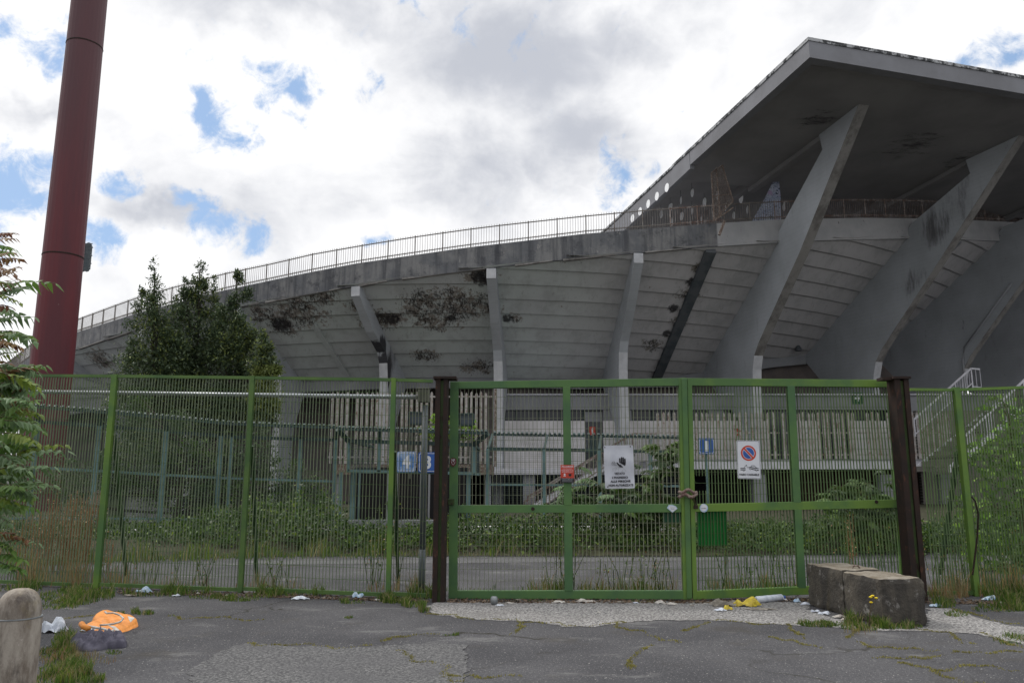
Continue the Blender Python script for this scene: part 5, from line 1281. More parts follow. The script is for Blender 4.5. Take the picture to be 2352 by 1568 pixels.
def cblock(a0, a1, h, label, wobx=0):
    A = nl + L_ * a0 + ax * wobx; B = A + ax * wd; C = nl + L_ * a1 + ax * (wd + wobx); D_ = nl + L_ * a1 + ax * wobx
    bm = bmesh.new() if False else None
    N = 9; mb = MB(); 
    def pt(u, v, t): 
        p = A * (1 - u) * (1 - v) + B * u * (1 - v) + C * u * v + D_ * (1 - u) * v; p = Vector((p.x, p.y, t * h)); return p
    cen = pt(.5, .5, .5)
    def addface(f):
        k = len(mb.v)
        for j in range(N + 1):
            for i in range(N + 1): mb.v.append(f(i / N, j / N))
        for j in range(N):
            for i in range(N): q = k + j * (N + 1) + i; mb.f.append((q, q + 1, q + N + 2, q + N + 1)); mb.mi.append(0)
    def rough(p, u, v, t):
        e = sum(1 for q in (u, v, t) if q < .01 or q > .99)
        s_ = Vector(p); k = .014 * (e - 1) * (1 + .9 * math.sin(p.x * 23 + p.z * 31) * math.sin(p.y * 27 + p.z * 17))
        s_ += (cen - s_).normalized() * max(0, k)
        s_.z += .004 * math.sin(p.x * 19) * math.cos(p.y * 14); s_ += ax * .004 * math.sin(p.z * 21 + p.y * 9); return tuple(s_)
    addface(lambda u, v: rough(pt(u, 0, v), u, 0, v)); addface(lambda u, v: rough(pt(1, u, v), 1, u, v)); addface(lambda u, v: rough(pt(1 - u, 1, v), 1 - u, 1, v)); addface(lambda u, v: rough(pt(0, 1 - u, v), 0, 1 - u, v)); addface(lambda u, v: rough(pt(u, v, 1), u, v, 1))
    T = thing('concrete_block', tuple(cen - Vector((0, 0, h / 2))), label, 'concrete block', 'concrete blocks blocking the gate'); mb.build('body', 'block', T, smooth=False); return T, pt
T1, pt1 = cblock(0.0, .478, .515, 'nearer mossy concrete block at the right end of the pair')
T2, pt2 = cblock(.482, 1.0, .53, 'farther mossy concrete block with a rusty lifting loop, against the gate')
c_ = pt2(.5, .15, 1) + Vector((0, 0, -.01)); b = MB(); b.tube([c_ + ax * (.05 * math.cos(t)) + Vector((0, 0, .045 * math.sin(t))) for t in np.linspace(0, math.pi, 9)], .01, 7); b.build('lifting_loop', 'rust_light', T2)
m = Mt('lichened_bollard_concrete', .95)
o = m.mix(m.rng(m.noise(7, 7, .7, sx=(1, 1, .35)), .36, .64), (.31, .28, .24, 1), (.13, .105, .085, 1))
o = m.mix(m.rng(m.noise(4, 5, .6, off=3), .56, .70, 0, .6), o, (.20, .165, .075, 1)); o = m.mix(m.rng(m.noise(45, 5, .8, off=3), .62, .67, 0, .6), o, (.45, .42, .38, 1))
o = m.mix(m.rng(m.noise(5, 7, .7, sx=(1, 1, .3), off=7), .56, .68, 0, .7), o, (.065, .055, .05, 1)); m.base(o); m.bump(m.noise(55, 5, .7), .6, .006); MT['bollard'] = m.m
c_ = P(41, 1425, 5.13); r_ = .134; zc = P(41, 1424, 5.0).z
T = thing('bollard', (c_.x, c_.y, 0), 'stained concrete bollard with rounded head and metal ring at the lower left', 'bollard')
b = MB(); b.lathe((c_.x, c_.y, 0), [(r_ * 1.0, -.02), (r_, zc - .012), (r_ * .96, zc)], 40); b.build('shaft', 'bollard', T, smooth=True)
b = MB(); b.lathe((c_.x, c_.y, 0), [(r_ * .93, zc - .004)] + [(r_ * .93 * math.cos(t) ** .72, zc + .03 + .142 * math.sin(t)) for t in np.linspace(0, 1.5, 12)], 40); b.build('head', 'bollard', T, smooth=True)
b = MB(); b.lathe((c_.x, c_.y, 0), [(r_ * 1.004, zc - .004), (r_ * 1.004, zc + .001), (r_ * .93, zc + .003)], 40); b.build('ring', 'galv', T, smooth=False)
# ------------------------------------------------------------------ dumped things and litter
def heightfield(name, outline, hfun, mat, parent=None, N=26, z0=.006, fold=None):
    "soft object lying on the ground: outline in pixels, height from hfun(u, v, edge)"
    pts = [G(*p) for p in outline]; cx = sum(p.x for p in pts) / len(pts); cy = sum(p.y for p in pts) / len(pts)
    pr = [(p.x - cx, p.y - cy) for p in pts]; M_ = 72
    ang = sorted([(math.atan2(y, x), math.hypot(x, y)) for x, y in pr]); aa = [a - 2 * math.pi for a, _ in ang] + [a for a, _ in ang] + [a + 2 * math.pi for a, _ in ang]; rr_ = [r for _, r in ang] * 3
    b = MB(); R_ = 16
    for j in range(R_ + 1):
        f = j / R_
        for i in range(M_):
            a = -math.pi + 2 * math.pi * i / M_; r = np.interp(a, aa, rr_) * f; x = r * math.cos(a); y = r * math.sin(a)
            b.v.append((cx + x, cy + y, z0 + hfun(x, y, f)))
    for j in range(R_):
        for i in range(M_):
            i2 = (i + 1) % M_; b.f.append((j * M_ + i, (j + 1) * M_ + i, (j + 1) * M_ + i2, j * M_ + i2)); b.mi.append(0)
    k = len(b.v)
    for i in range(M_): b.v.append((b.v[R_ * M_ + i][0], b.v[R_ * M_ + i][1], .001))
    for i in range(M_): i2 = (i + 1) % M_; b.f.append((R_ * M_ + i, k + i, k + i2, R_ * M_ + i2)); b.mi.append(0)
    return b.build(name, mat, parent, smooth=True), Vector((cx, cy, 0))
T = thing('tote_bag', tuple(G(250, 1430)), 'bright orange bag with white straps lying flat on the asphalt', 'bag')
def hb(x, y, f): return (.07 + .17 * max(-.2, y) + .008 * math.sin(x * 9)) * (1 - f ** 8) ** .5 + (.012 * abs(math.sin(x * 15 + y * 22 + 2 * math.sin(x * 8))) + .008 * abs(math.sin(y * 34 - x * 12))) * (1 - f ** 2) - .01
heightfield('body', [(x, 1453 - (1453 - y) * .62) for x, y in [(188, 1438), (214, 1426), (236, 1401), (262, 1407), (290, 1414), (312, 1420), (303, 1438), (288, 1448), (268, 1454), (245, 1450), (205, 1449), (190, 1448)]], hb, 'orange', T)
def ob(x, y, o=0.0): t = (1450 - y) / 50; return P(x, y, 8.50 + .62 * t) + Vector((0, -.01, .012 + o))
b = MB(); b.tube([ob(*q) for q in ((242, 1406), (246, 1410), (262, 1409), (276, 1414), (284, 1421), (278, 1429), (262, 1434), (244, 1436), (230, 1437))], .010, 7); b.build('strap', 'paper', T, smooth=True)
b = MB(); b.tube([ob(*q) for q in ((194, 1436), (206, 1440), (222, 1443), (240, 1446), (254, 1452), (262, 1449))], .013, 7); b.build('strap', 'paper', T, smooth=True)
b = MB(); b.prism([ob(*q) for q in ((294, 1417), (310, 1421), (301, 1431), (297, 1425))], (0, 0, .004)); b.build('white_panel', 'paper', T)
b = MB(); b.prism([ob(*q) for q in ((248, 1437), (266, 1441), (276, 1450), (266, 1450), (258, 1443))], (0, 0, .004)); b.build('white_panel', 'paper', T)
b = MB(); b.tube([ob(188, 1434), ob(193, 1440), ob(204, 1445)], .03, 8); b.build('flap', 'orange', T, smooth=True)
def hs(x, y, f):
    w_ = 1.4 * math.sin(x * 11 + 1) + .6 * math.sin(x * 23)
    r = (1 - abs(math.sin(y * 30 + w_ + x * 6))) ** 1.5 * .07 + (1 - abs(math.sin(x * 14 - y * 9 + 1.5 * math.sin(y * 17)))) ** 2 * .055
    return (.05 + r) * (1 - f ** 4) ** .6 + .006
heightfield('sweater', [(x, 1494 - (1494 - y) * .55) for x, y in [(156, 1476), (166, 1462), (188, 1455), (215, 1447), (240, 1450), (262, 1454), (284, 1458), (291, 1470), (287, 1482), (268, 1484), (240, 1487), (222, 1495), (200, 1498), (178, 1493), (162, 1486)]], hs, 'navy_cloth')
tag(bpy.context.scene.objects['sweater'], 'crumpled dark blue grey sweater below the orange bag', 'sweater')
def scrap(name, x, y, wpx, hgt, mat, label, cat, aspect=.6, N=12, seed=0, group=None, lean=0):
    c = G(x, y); s = c.y / FPX * 1.02; w = wpx * s; r = random.Random(seed + int(x * 7 + y)); b = MB(); ph = [r.uniform(0, 6) for _ in range(6)]; th = r.uniform(-.5, .5)
    for j in range(N + 1):
        for i in range(N + 1):
            u = i / N - .5; v = j / N - .5; e = 1 - .5 * abs(math.sin(7 * u + ph[0])) * max(0, abs(v) - .2) * 2 - .5 * abs(math.cos(6 * v + ph[1])) * max(0, abs(u) - .2) * 2
            X_ = (u * math.cos(th) - v * math.sin(th)) * w * e; Y_ = (u * math.sin(th) + v * math.cos(th)) * w * aspect * e
            dm = max(0, 1 - (u * u + v * v) * 3.6) ** .55; z = hgt * .72 * dm * (.55 + .3 * math.sin(u * 8 + ph[2] + v * 4) + .12 * math.sin(v * 13 + ph[3] - u * 6) + .16 * r.uniform(-1, 1)) + .006 * r.random()
            b.v.append((c.x + X_, c.y + Y_ + lean * z, .008 + z))
    for j in range(N):
        for i in range(N): k = j * (N + 1) + i; b.f.append((k, k + 1, k + N + 2, k + N + 1)); b.mi.append(0)
    o = b.build(name, mat); tag(o, label, cat, group); return o
scrap('plastic_bag', 122, 1450, 62, .26, 'plastic_white', 'milky plastic bag standing half open behind the bollard', 'plastic bag', .8, 10, 3)
scrap('foil', 205, 1449, 46, .05, 'galv', 'crumpled silver foil between the orange bag and the sweater', 'foil', .5, 10)
scrap('cloth_scrap', 136, 1448, 22, .10, 'black', 'small black cloth scrap in front of the milky plastic bag', 'cloth')
scrap('plastic_bag', 330, 1361, 40, .12, 'plastic_blue', 'pale blue plastic bag at the foot of the left fence', 'plastic bag', .5, 10)
scrap('paper_scrap', 302, 1368, 34, .03, 'card', 'brown wet paper beside the pale blue plastic bag', 'paper')
scrap('paper_scrap', 405, 1369, 20, .04, 'plastic_white', 'small white wrapper at the fence foot between first and second post', 'paper')
scrap('plastic_bag', 690, 1376, 46, .06, 'plastic_white', 'flattened clear plastic bag at the fence foot right of the second post', 'plastic bag', .45, 10)
scrap('paper_scrap', 786, 1366, 14, .07, 'blue', 'tiny blue carton behind the fence bottom rail', 'carton')
scrap('plastic_bag', 822, 1372, 28, .12, 'plastic_blue', 'crumpled bluish bottle wrap leaning on the fence near the third post', 'plastic wrap', .7)
scrap('cardboard', 1668, 1391, 78, .13, 'card', 'grey torn cardboard lying under the right gate leaf', 'cardboard', .42, 10)
scrap('cardboard', 1745, 1400, 80, .02, 'card', 'flat brown cardboard sheet under the yellow packaging', 'cardboard', .3, 8)
scrap('packaging', 1716, 1392, 66, .17, 'yellow_pack', 'crumpled yellow printed packaging on the cardboard', 'packaging', .45, 11, 5)
scrap('packaging', 1672, 1401, 24, .09, 'yellow_pack', 'small crushed yellow packet in front of the grey cardboard', 'packaging', .6, 8, 5)
scrap('paper_scrap', 1655, 1403, 30, .05, 'plastic_white', 'white wrapper left of the small yellow packet', 'paper')
for i, (x, y, w_, h_, m_, l_) in enumerate(((1284, 1384, 34, .04, 'paper', 'flat dirty paper right under the mullion of the left leaf'), (1345, 1383, 46, .07, 'paper', 'pale crumpled paper under the left leaf, left of its centre'), (1425, 1384, 20, .03, 'card', 'brown paper bit under the left leaf'),
        (1620, 1388, 10, .02, 'paper', 'tiny paper bit at the gate centre'), (1515, 1386, 28, .06, 'paper', 'grey paper ball below the meeting stiles, left'), (1540, 1389, 34, .04, 'paper', 'flat grey paper strip below the meeting stiles'),
        (1830, 1383, 20, .07, 'plastic_blue', 'light blue wrapper beside the farther concrete block'), (1850, 1389, 26, .05, 'plastic_white', 'white wrapper touching the farther concrete block'), (1873, 1406, 22, .05, 'plastic_white', 'white tissue left of the farther concrete block'),
        (1893, 1411, 30, .06, 'plastic_white', 'silvery white foil bit at the foot of the farther block'), (1928, 1418, 34, .04, 'paper', 'grey leaflet at the foot of the nearer block'), (1944, 1425, 28, .04, 'paper', 'second grey leaflet closer to the nearer block'),
        (2150, 1393, 34, .05, 'plastic_blue', 'pale blue tissue right of the concrete blocks'), (2275, 1378, 40, .09, 'plastic_blue', 'crumpled pale plastic at the foot of the right fence'), (1170, 1386, 22, .02, 'paper', 'thin paper strip beside the silver can'), (1148, 1391, 22, .02, 'plastic_white', 'white wrapper strip in front of the silver can'),
        (1800, 1379, 18, .05, 'plastic_white', 'white wrapper right of the white bottle'))):
    scrap('litter', x, y, w_, h_, m_, l_, 'litter', .5, 7, i)
for i, (x, y, w_, m_, l_) in enumerate(((455, 1364, 10, 'paper', 'tiny pale scrap between the first two fence posts'), (520, 1369, 9, 'plastic_white', 'tiny white scrap just left of the second fence post'), (743, 1374, 12, 'card', 'small brown cardboard bit before the fence, right of the flattened bag'), (868, 1379, 14, 'paper', 'grey paper bit just left of the third fence post'),
        (1190, 1379, 16, 'card', 'brown cardboard bit under the left leaf, right of the silver can'), (1460, 1386, 14, 'plastic_white', 'small white wrapper under the left leaf near its centre stile'), (1590, 1392, 12, 'card', 'brown scrap right below the meeting stiles'), (1218, 1400, 7, 'paper', 'thin white slip on the pale gravel strip left'), (1375, 1408, 9, 'paper', 'thin white slip at the edge of the pale gravel strip'), (2300, 1386, 12, 'paper', 'small pale scrap right of the crumpled plastic'), (2165, 1383, 10, 'card', 'small brown scrap beside the rusty right gate post'))):
    scrap('litter', x, y, w_, .03, m_, l_, 'litter', .5, 6, 50 + i)
a, e = G(1737, 1385), G(1797, 1379); up = Vector((0, 0, .045))
T = thing('bottle', tuple(a), 'long white plastic tube bottle lying behind the yellow packaging', 'bottle')
b = MB(); b.tube([a + up, a + up + (e - a) * .03, a + up + (e - a) * .96, e + up], [.036, .045, .045, .03], 14); b.build('body', 'plastic_white', T, smooth=True)
b = MB(); b.tube([a + up - (e - a) * .02, a + up], .02, 10); b.build('neck', 'black', T); b = MB(); b.tube([e + up, e + up + (e - a) * .1], .022, 10); b.build('cap', 'blue', T)
c_ = G(1135, 1388); o_ = MB(); o_.lathe((c_.x, c_.y, .005), [(.03, 0), (.045, .01), (.05, .05), (.046, .09), (.03, .10)], 14); o = o_.build('can', 'galv', smooth=True); tag(o, 'crushed silver can standing by the left gate leaf bottom', 'can')

# ------------------------------------------------------------------ grass, weeds, moss
def blades(bases, H, w, lean=.5, seg=2):
    n = len(bases); H = np.asarray(H).reshape(-1, 1) * np.ones((n, 1)); a = rng.uniform(0, 2 * np.pi, n); d = np.stack([np.cos(a), np.sin(a), np.zeros(n)], 1)
    q = np.stack([-np.sin(a + 1), np.cos(a + 1), np.zeros(n)], 1) * w; L = lean * rng.uniform(.1, 1, (n, 1)); up = np.array([0, 0, 1.0])
    m1 = bases + up * H * .55 + d * H * L * .3; t = bases + up * H * (1 - .25 * L) + d * H * L
    V = np.stack([bases - q, bases + q, m1 + q * .8, t, m1 - q * .8], 1).reshape(-1, 3)
    return V, np.arange(5 * n).reshape(n, 5)
def stuff(name, V, F, mats, mi=None, label=None):
    o = np_mesh(name, V, F, mats, mi); tag(o, label, 'plants' if name not in ('leaf_litter',) else 'leaves', kind='stuff'); return o
def along(poly, n, wid, z=0.0):
    P_ = np.array([tuple(G(x, y))[:2] for x, y in poly]); seg = np.linalg.norm(np.diff(P_, axis=0), axis=1); cs = np.concatenate([[0], np.cumsum(seg)]); t = rng.uniform(0, cs[-1], n)
    x = np.interp(t, cs, P_[:, 0]); y = np.interp(t, cs, P_[:, 1]); k = (np.sin(t * 5.3) * .5 + np.sin(t * 13.7 + 1) * .5)
    wob = .035 * np.sin(t * 9 + poly[0][0]) + .02 * np.sin(t * 23); y = y + wob * 1.6; x = x + wob
    keep = rng.uniform(-1, 1, n) < k + .15
    B = np.stack([x + rng.normal(size=n) * wid, y + rng.normal(size=n) * wid, np.full(n, z)], 1); return B[keep]
CR = [[(392, 1418), (430, 1419), (475, 1418), (540, 1421), (600, 1424)], [(150, 1420), (200, 1415), (330, 1408)], [(555, 1480), (640, 1480), (800, 1487), (850, 1482)], [(868, 1475), (905, 1463), (960, 1457), (1010, 1458)],
      [(905, 1495), (940, 1510), (990, 1520), (1020, 1540), (1060, 1568)], [(985, 1408), (1060, 1418), (1140, 1424), (1240, 1428), (1300, 1438), (1370, 1436), (1440, 1428)], [(1204, 1428), (1195, 1440), (1178, 1456)], [(1410, 1430), (1440, 1446), (1500, 1459), (1560, 1478)],
      [(1560, 1452), (1600, 1438), (1630, 1430)], [(1640, 1425), (1720, 1430), (1800, 1434), (1850, 1437)], [(1770, 1460), (1830, 1478), (1900, 1488)], [(1805, 1436), (1830, 1450), (1850, 1470)],
      [(1945, 1465), (1965, 1450), (1975, 1440)], [(1970, 1473), (2020, 1487), (2080, 1492), (2160, 1492)], [(2010, 1510), (2080, 1515), (2160, 1505), (2200, 1500), (2300, 1495), (2352, 1498)], [(2110, 1445), (2180, 1455), (2215, 1475), (2240, 1482)],
      [(2190, 1398), (2240, 1412), (2300, 1428), (2352, 1437)], [(2060, 1520), (2120, 1535), (2200, 1560), (2260, 1575)], [(2250, 1455), (2300, 1470), (2352, 1490)], [(1440, 1540), (1460, 1500), (1500, 1480)], [(2140, 1540), (2230, 1530), (2340, 1536)], [(1000, 1560), (1080, 1550), (1200, 1556)]]
VV, FF, off = [], [], 0
def collect(V, F):
    global off
    VV.append(V); FF.append(F + off); off += len(V)
for pl in CR:
    L = sum((G(*a) - G(*c)).length for a, c in zip(pl[:-1], pl[1:])); B = along(pl, int(L * 480), .014, .002); V, F = blades(B, rng.uniform(.005, .022, len(B)), .004, .9); collect(V, F)
stuff('moss', np.concatenate(VV), np.concatenate(FF), ['moss'], None, 'yellowish moss and tiny grass growing in the cracks of the asphalt')
def tufts(name, label, spots, mats, wts, hmul=1, w=.0035, lean=.7):
    "spots: px, py, rx px, ry px, count, height"
    global VV, FF, off
    VV, FF, off = [], [], 0; MI = []
    for x, y, rx, ry, n, h in spots:
        t = rng.uniform(0, 2 * np.pi, n); r = np.sqrt(rng.uniform(0, 1, n)); X_ = x + rx * r * np.cos(t); Y_ = y + ry * r * np.sin(t)
        B = np.array([tuple(G(a, c)) for a, c in zip(X_, Y_)]); B[:, 2] = 0.0; cl = .35 + .65 * np.clip(np.sin(B[:, 0] * 9.1 + B[:, 1] * 5) * .6 + np.sin(B[:, 0] * 23 + 2) * .5 + .3, 0, 1); kk = rng.uniform(0, 1, n) < cl * .85; B = B[kk]; cl = cl[kk]; n = len(B)
        V, F = blades(B, h * hmul * cl * rng.uniform(.3, 1, n), w * (B[:, 1].mean() / 9 + .3), lean); collect(V, F); MI.append(rng.choice(len(mats), n, p=wts))
    stuff(name, np.concatenate(VV), np.concatenate(FF), mats, np.concatenate(MI), label)
tufts('weeds', 'low green and yellow weeds along the foot of the fences and blocks', [
    (165, 1372, 75, 18, 2600, .16), (120, 1392, 60, 8, 900, .10), (235, 1366, 30, 12, 900, .3), (40, 1352, 60, 8, 500, .25), (470, 1371, 40, 5, 500, .10), (545, 1376, 50, 5, 700, .10), (600, 1368, 40, 5, 400, .15), (640, 1364, 60, 5, 500, .22),
    (360, 1366, 80, 4, 500, .2), (430, 1362, 60, 4, 400, .25), (810, 1383, 30, 4, 300, .10), (905, 1378, 40, 8, 1000, .17), (950, 1388, 30, 8, 600, .18), (975, 1402, 14, 5, 250, .2), (965, 1370, 40, 6, 400, .3), (700, 1364, 60, 4, 300, .22),
    (1240, 1356, 60, 6, 260, .26), (1350, 1356, 60, 6, 200, .22), (1460, 1354, 80, 7, 420, .3), (1680, 1352, 70, 7, 260, .26), (1780, 1350, 50, 5, 240, .25), (1290, 1358, 16, 4, 320, .5), (1080, 1358, 60, 5, 120, .15), (1200, 1380, 90, 2, 120, .05), (1500, 1382, 90, 2, 120, .05),
    (1900, 1434, 70, 6, 1100, .09), (1985, 1440, 55, 8, 1300, .17), (2060, 1440, 60, 6, 800, .15), (1960, 1432, 20, 8, 400, .25), (2170, 1388, 30, 8, 500, .2), (2200, 1410, 30, 7, 500, .10), (2290, 1398, 60, 8, 900, .12), (2310, 1372, 50, 16, 1400, .3), (2350, 1390, 40, 14, 900, .22),
    (330, 1408, 28, 4, 350, .1), (262, 1498, 20, 5, 200, .09), (272, 1408, 15, 4, 150, .07), (148, 1478, 30, 20, 900, .16), (130, 1500, 45, 14, 900, .13), (150, 1540, 60, 22, 1600, .14), (185, 1560, 60, 16, 900, .12), (110, 1560, 40, 14, 600, .16), (393, 1414, 8, 3, 60, .06), (800, 1418, 12, 2, 120, .05), (1035, 1458, 20, 2, 150, .05), (2340, 1470, 60, 12, 900, .08)],
    ['grass_green', 'bramble', 'dry_grass', 'yellow_green'], [.42, .2, .2, .18])
tufts('dry_grass', 'straw coloured dry grass stalks by the fences and round the bollard', [
    (300, 1345, 60, 8, 300, .4), (180, 1342, 90, 10, 700, .6), (90, 1338, 70, 10, 600, .65), (430, 1346, 70, 6, 160, .3), (620, 1350, 80, 6, 260, .35), (880, 1356, 40, 5, 180, .4), (960, 1358, 35, 6, 180, .4), (1260, 1355, 60, 6, 160, .4), (1400, 1355, 70, 6, 190, .36), (1520, 1355, 40, 6, 150, .4), (1700, 1350, 80, 6, 220, .36), (1800, 1348, 50, 4, 160, .35),
    (2180, 1368, 50, 8, 800, .5), (2270, 1362, 60, 8, 900, .55), (2345, 1360, 40, 10, 600, .6), (130, 1510, 55, 20, 900, .14), (210, 1515, 60, 12, 350, .10), (140, 1552, 60, 16, 700, .12), (1985, 1452, 50, 4, 60, .2)],
    ['dry_grass', 'dry_stem', 'moss'], [.6, .25, .15], lean=.5, w=.0028)
# dead leaves drifted against the fence and gate
VV, FF, off = [], [], 0
n = 6500; x = rng.uniform(270, 2330, n); keep = ~((x > 985) & (x < 1030)); x = x[keep]; n = len(x); yb = np.interp(x, [270, 560, 900, 1100, 1600, 1850, 2140, 2330], [1362, 1368, 1380, 1383, 1384, 1379, 1384, 1388]) - np.abs(rng.normal(size=n)) * 5 + 2
p = np.array([tuple(G(a, c)) for a, c in zip(x, yb)]); p[:, 2] = rng.uniform(.004, .02, n); V, F = leaf_quads(p, .038, .6, 0); V[:, 2] = np.abs(V[:, 2] - .01) * .5 + .004
stuff('leaf_litter', V, F, ['dead_leaf'], None, 'brown dead leaves drifted along the gate and fence foot')

# bramble bank behind the fences
prof = np.array([(-60, 1205), (0, 1200), (60, 1215), (240, 1238), (300, 1215), (360, 1200), (420, 1180), (520, 1135), (600, 1118), (700, 1104), (775, 1112), (800, 1195), (900, 1215), (980, 1200), (1040, 1178), (1100, 1150), (1160, 1182), (1220, 1160), (1290, 1140), (1350, 1168), (1400, 1150), (1480, 1168), (1560, 1130), (1600, 1232), (1820, 1238), (1870, 1190), (1930, 1118), (2040, 1122), (2110, 1215), (2160, 1190), (2352, 1160), (2450, 1150)], float)
def bank(name, label, x0, x1, n, mats, wts, leaf, d0=17.5, d1=20.4, low=0.0, spread=.10):
    tw = n // 8; px = rng.uniform(x0, x1, tw); d = rng.uniform(d0, d1, tw); gz = np.interp(d, [17, 18.8], [0, .3])
    top = np.interp(px, prof[:, 0], prof[:, 1]); zt_ = np.array([P(a, b_, 19.2).z for a, b_ in zip(px, top)]) * np.interp(d, [17.4, 18.6, 21], [.25, .8, 1]) * (.82 + .18 * np.sin(px * .09) * np.sin(px * .023 + 1))
    f = rng.uniform(0, 1, tw) ** .6; z = gz + np.maximum(zt_ - gz, .15) * f
    X_ = np.array([P(a, 1150, dd).x for a, dd in zip(px, d)]); c_ = np.stack([X_, d, z], 1); c_ = np.repeat(c_, 8, 0) + rng.normal(size=(tw * 8, 3)) * spread
    c_[:, 2] = np.maximum(c_[:, 2], .03)
    V, F = leaf_quads(c_, leaf, .55, .3); mi = rng.choice(len(mats), len(F), p=wts); stuff(name, V, F, mats, mi, label)
bank('brambles', 'dense green brambles and climbers overgrowing the plinth under the teal fence', -40, 2420, 60000, ['bramble', 'bramble_dark', 'yellow_green'], [.55, .37, .08], .075)
VV, FF, off = [], [], 0
n = 5200; px = rng.uniform(-40, 2400, n); B = np.array([tuple(G(a, c)) for a, c in zip(px, np.interp(px, [0, 560, 1600, 2400], [1300, 1279, 1266, 1262]) + rng.normal(size=n) * 3)]); B[:, 2] = .01
V, F = blades(B, rng.uniform(.12, .55, n) * (.6 + .4 * np.sin(px * .045)), .010, .6)
stuff('verge_grass', V, F, ['grass_green', 'dry_grass', 'yellow_green'], rng.choice(3, n, p=[.55, .25, .2]), 'rough grass fringe at the edge of the inner road')

def stalks(name, label, spots, mats, wts, cat='plants', kind='stuff', leaf=.03):
    "tall dry docks and flower stems: px,py,count,spreadpx,height,dist"
    b = MB(); V_, F_, MI, o2 = [], [], [], 0
    for x, y, n, s_, h, d in spots:
        for _ in range(n):
            q = P(x + rng.normal() * s_, y, d + rng.uniform(-.4, .4)); q.z = .02; hh = h * rng.uniform(.6, 1.1); t = q + Vector((rng.normal() * .08, rng.normal() * .08, hh)); b.tube([q, q.lerp(t, .5) + Vector((rng.normal() * .02, 0, 0)), t], .006, 3, cap=False)
            m_ = int(26 * hh); f = rng.uniform(.25, 1, m_); p = np.array([tuple(q.lerp(t, k)) for k in f]) + rng.normal(size=(m_, 3)) * .025; V, F = leaf_quads(p, leaf, .6, .8); V_.append(V); F_.append(F + o2); o2 += len(V); MI.append(rng.choice(len(mats), m_, p=wts))
    V0 = np.array(b.v); k = o2; V_.append(V0)
    me_f = np.concatenate(F_); fb = np.array([f for f in b.f if len(f) == 4]) + k
    stuff(name, np.concatenate(V_), np.concatenate([me_f, fb]), mats, np.concatenate(MI + [np.zeros(len(fb), int)]), label)
stalks('dry_docks', 'tall rusty orange dried dock stalks behind the left fence', [(90, 1200, 30, 30, 1.0, 14.3), (140, 1200, 50, 30, 1.25, 14.2), (195, 1200, 50, 22, 1.3, 14.4), (60, 1200, 20, 30, .9, 14), (250, 1200, 10, 12, .8, 13.6), (1955, 1200, 6, 12, .9, 14.6)], ['dry_stem', 'dry_grass'], [.75, .25])
stalks('tall_weeds', 'thin tall weeds with reddish and green stems just behind the fences', [(880, 1200, 7, 16, 1.2, 12.6), (860, 1200, 4, 8, .9, 12.4), (1290, 1200, 8, 16, .75, 11.8), (1500, 1200, 12, 28, .55, 11.9), (1400, 1200, 8, 30, .45, 11.8), (1700, 1200, 9, 40, .5, 12.0), (1790, 1200, 8, 25, .6, 12.2), (2200, 1200, 12, 40, .7, 12.2), (2300, 1200, 16, 40, .9, 12.2), (470, 1200, 8, 30, .5, 12.6), (640, 1200, 8, 20, .4, 12.2), (350, 1200, 8, 30, .6, 12.8), (2000, 1200, 14, 40, .8, 14.8), (1940, 1200, 8, 20, .8, 15)], ['bramble', 'yellow_green', 'dry_stem'], [.5, .3, .2])
# yellow hawkweed by the block
T = thing('yellow_flowers', tuple(G(1990, 1442)), 'thin stems with four yellow flower heads before the nearer block', 'flowers')
b = MB(); h_ = MB(); q = G(1998, 1444)
for (x, y) in ((2000, 1371), (2012, 1373), (2001, 1383), (2004, 1368)):
    t = P(x, y, q.y - .02) if x > 1900 else G(1874, 1430) + Vector((0, 0, .06)); r0 = q + Vector((rng.normal() * .02, 0, 0)) if x > 1900 else G(1874, 1430)
    b.tube([r0, r0.lerp(t, .5) + Vector((rng.normal() * .012, 0, 0)), t], .003, 4, cap=False); h_.lathe(t, [(.004, -.008), (.019, 0), (.021, .006), (.01, .012)], 9)
b.build('stems', 'stem', T); h_.build('heads', 'petal', T)

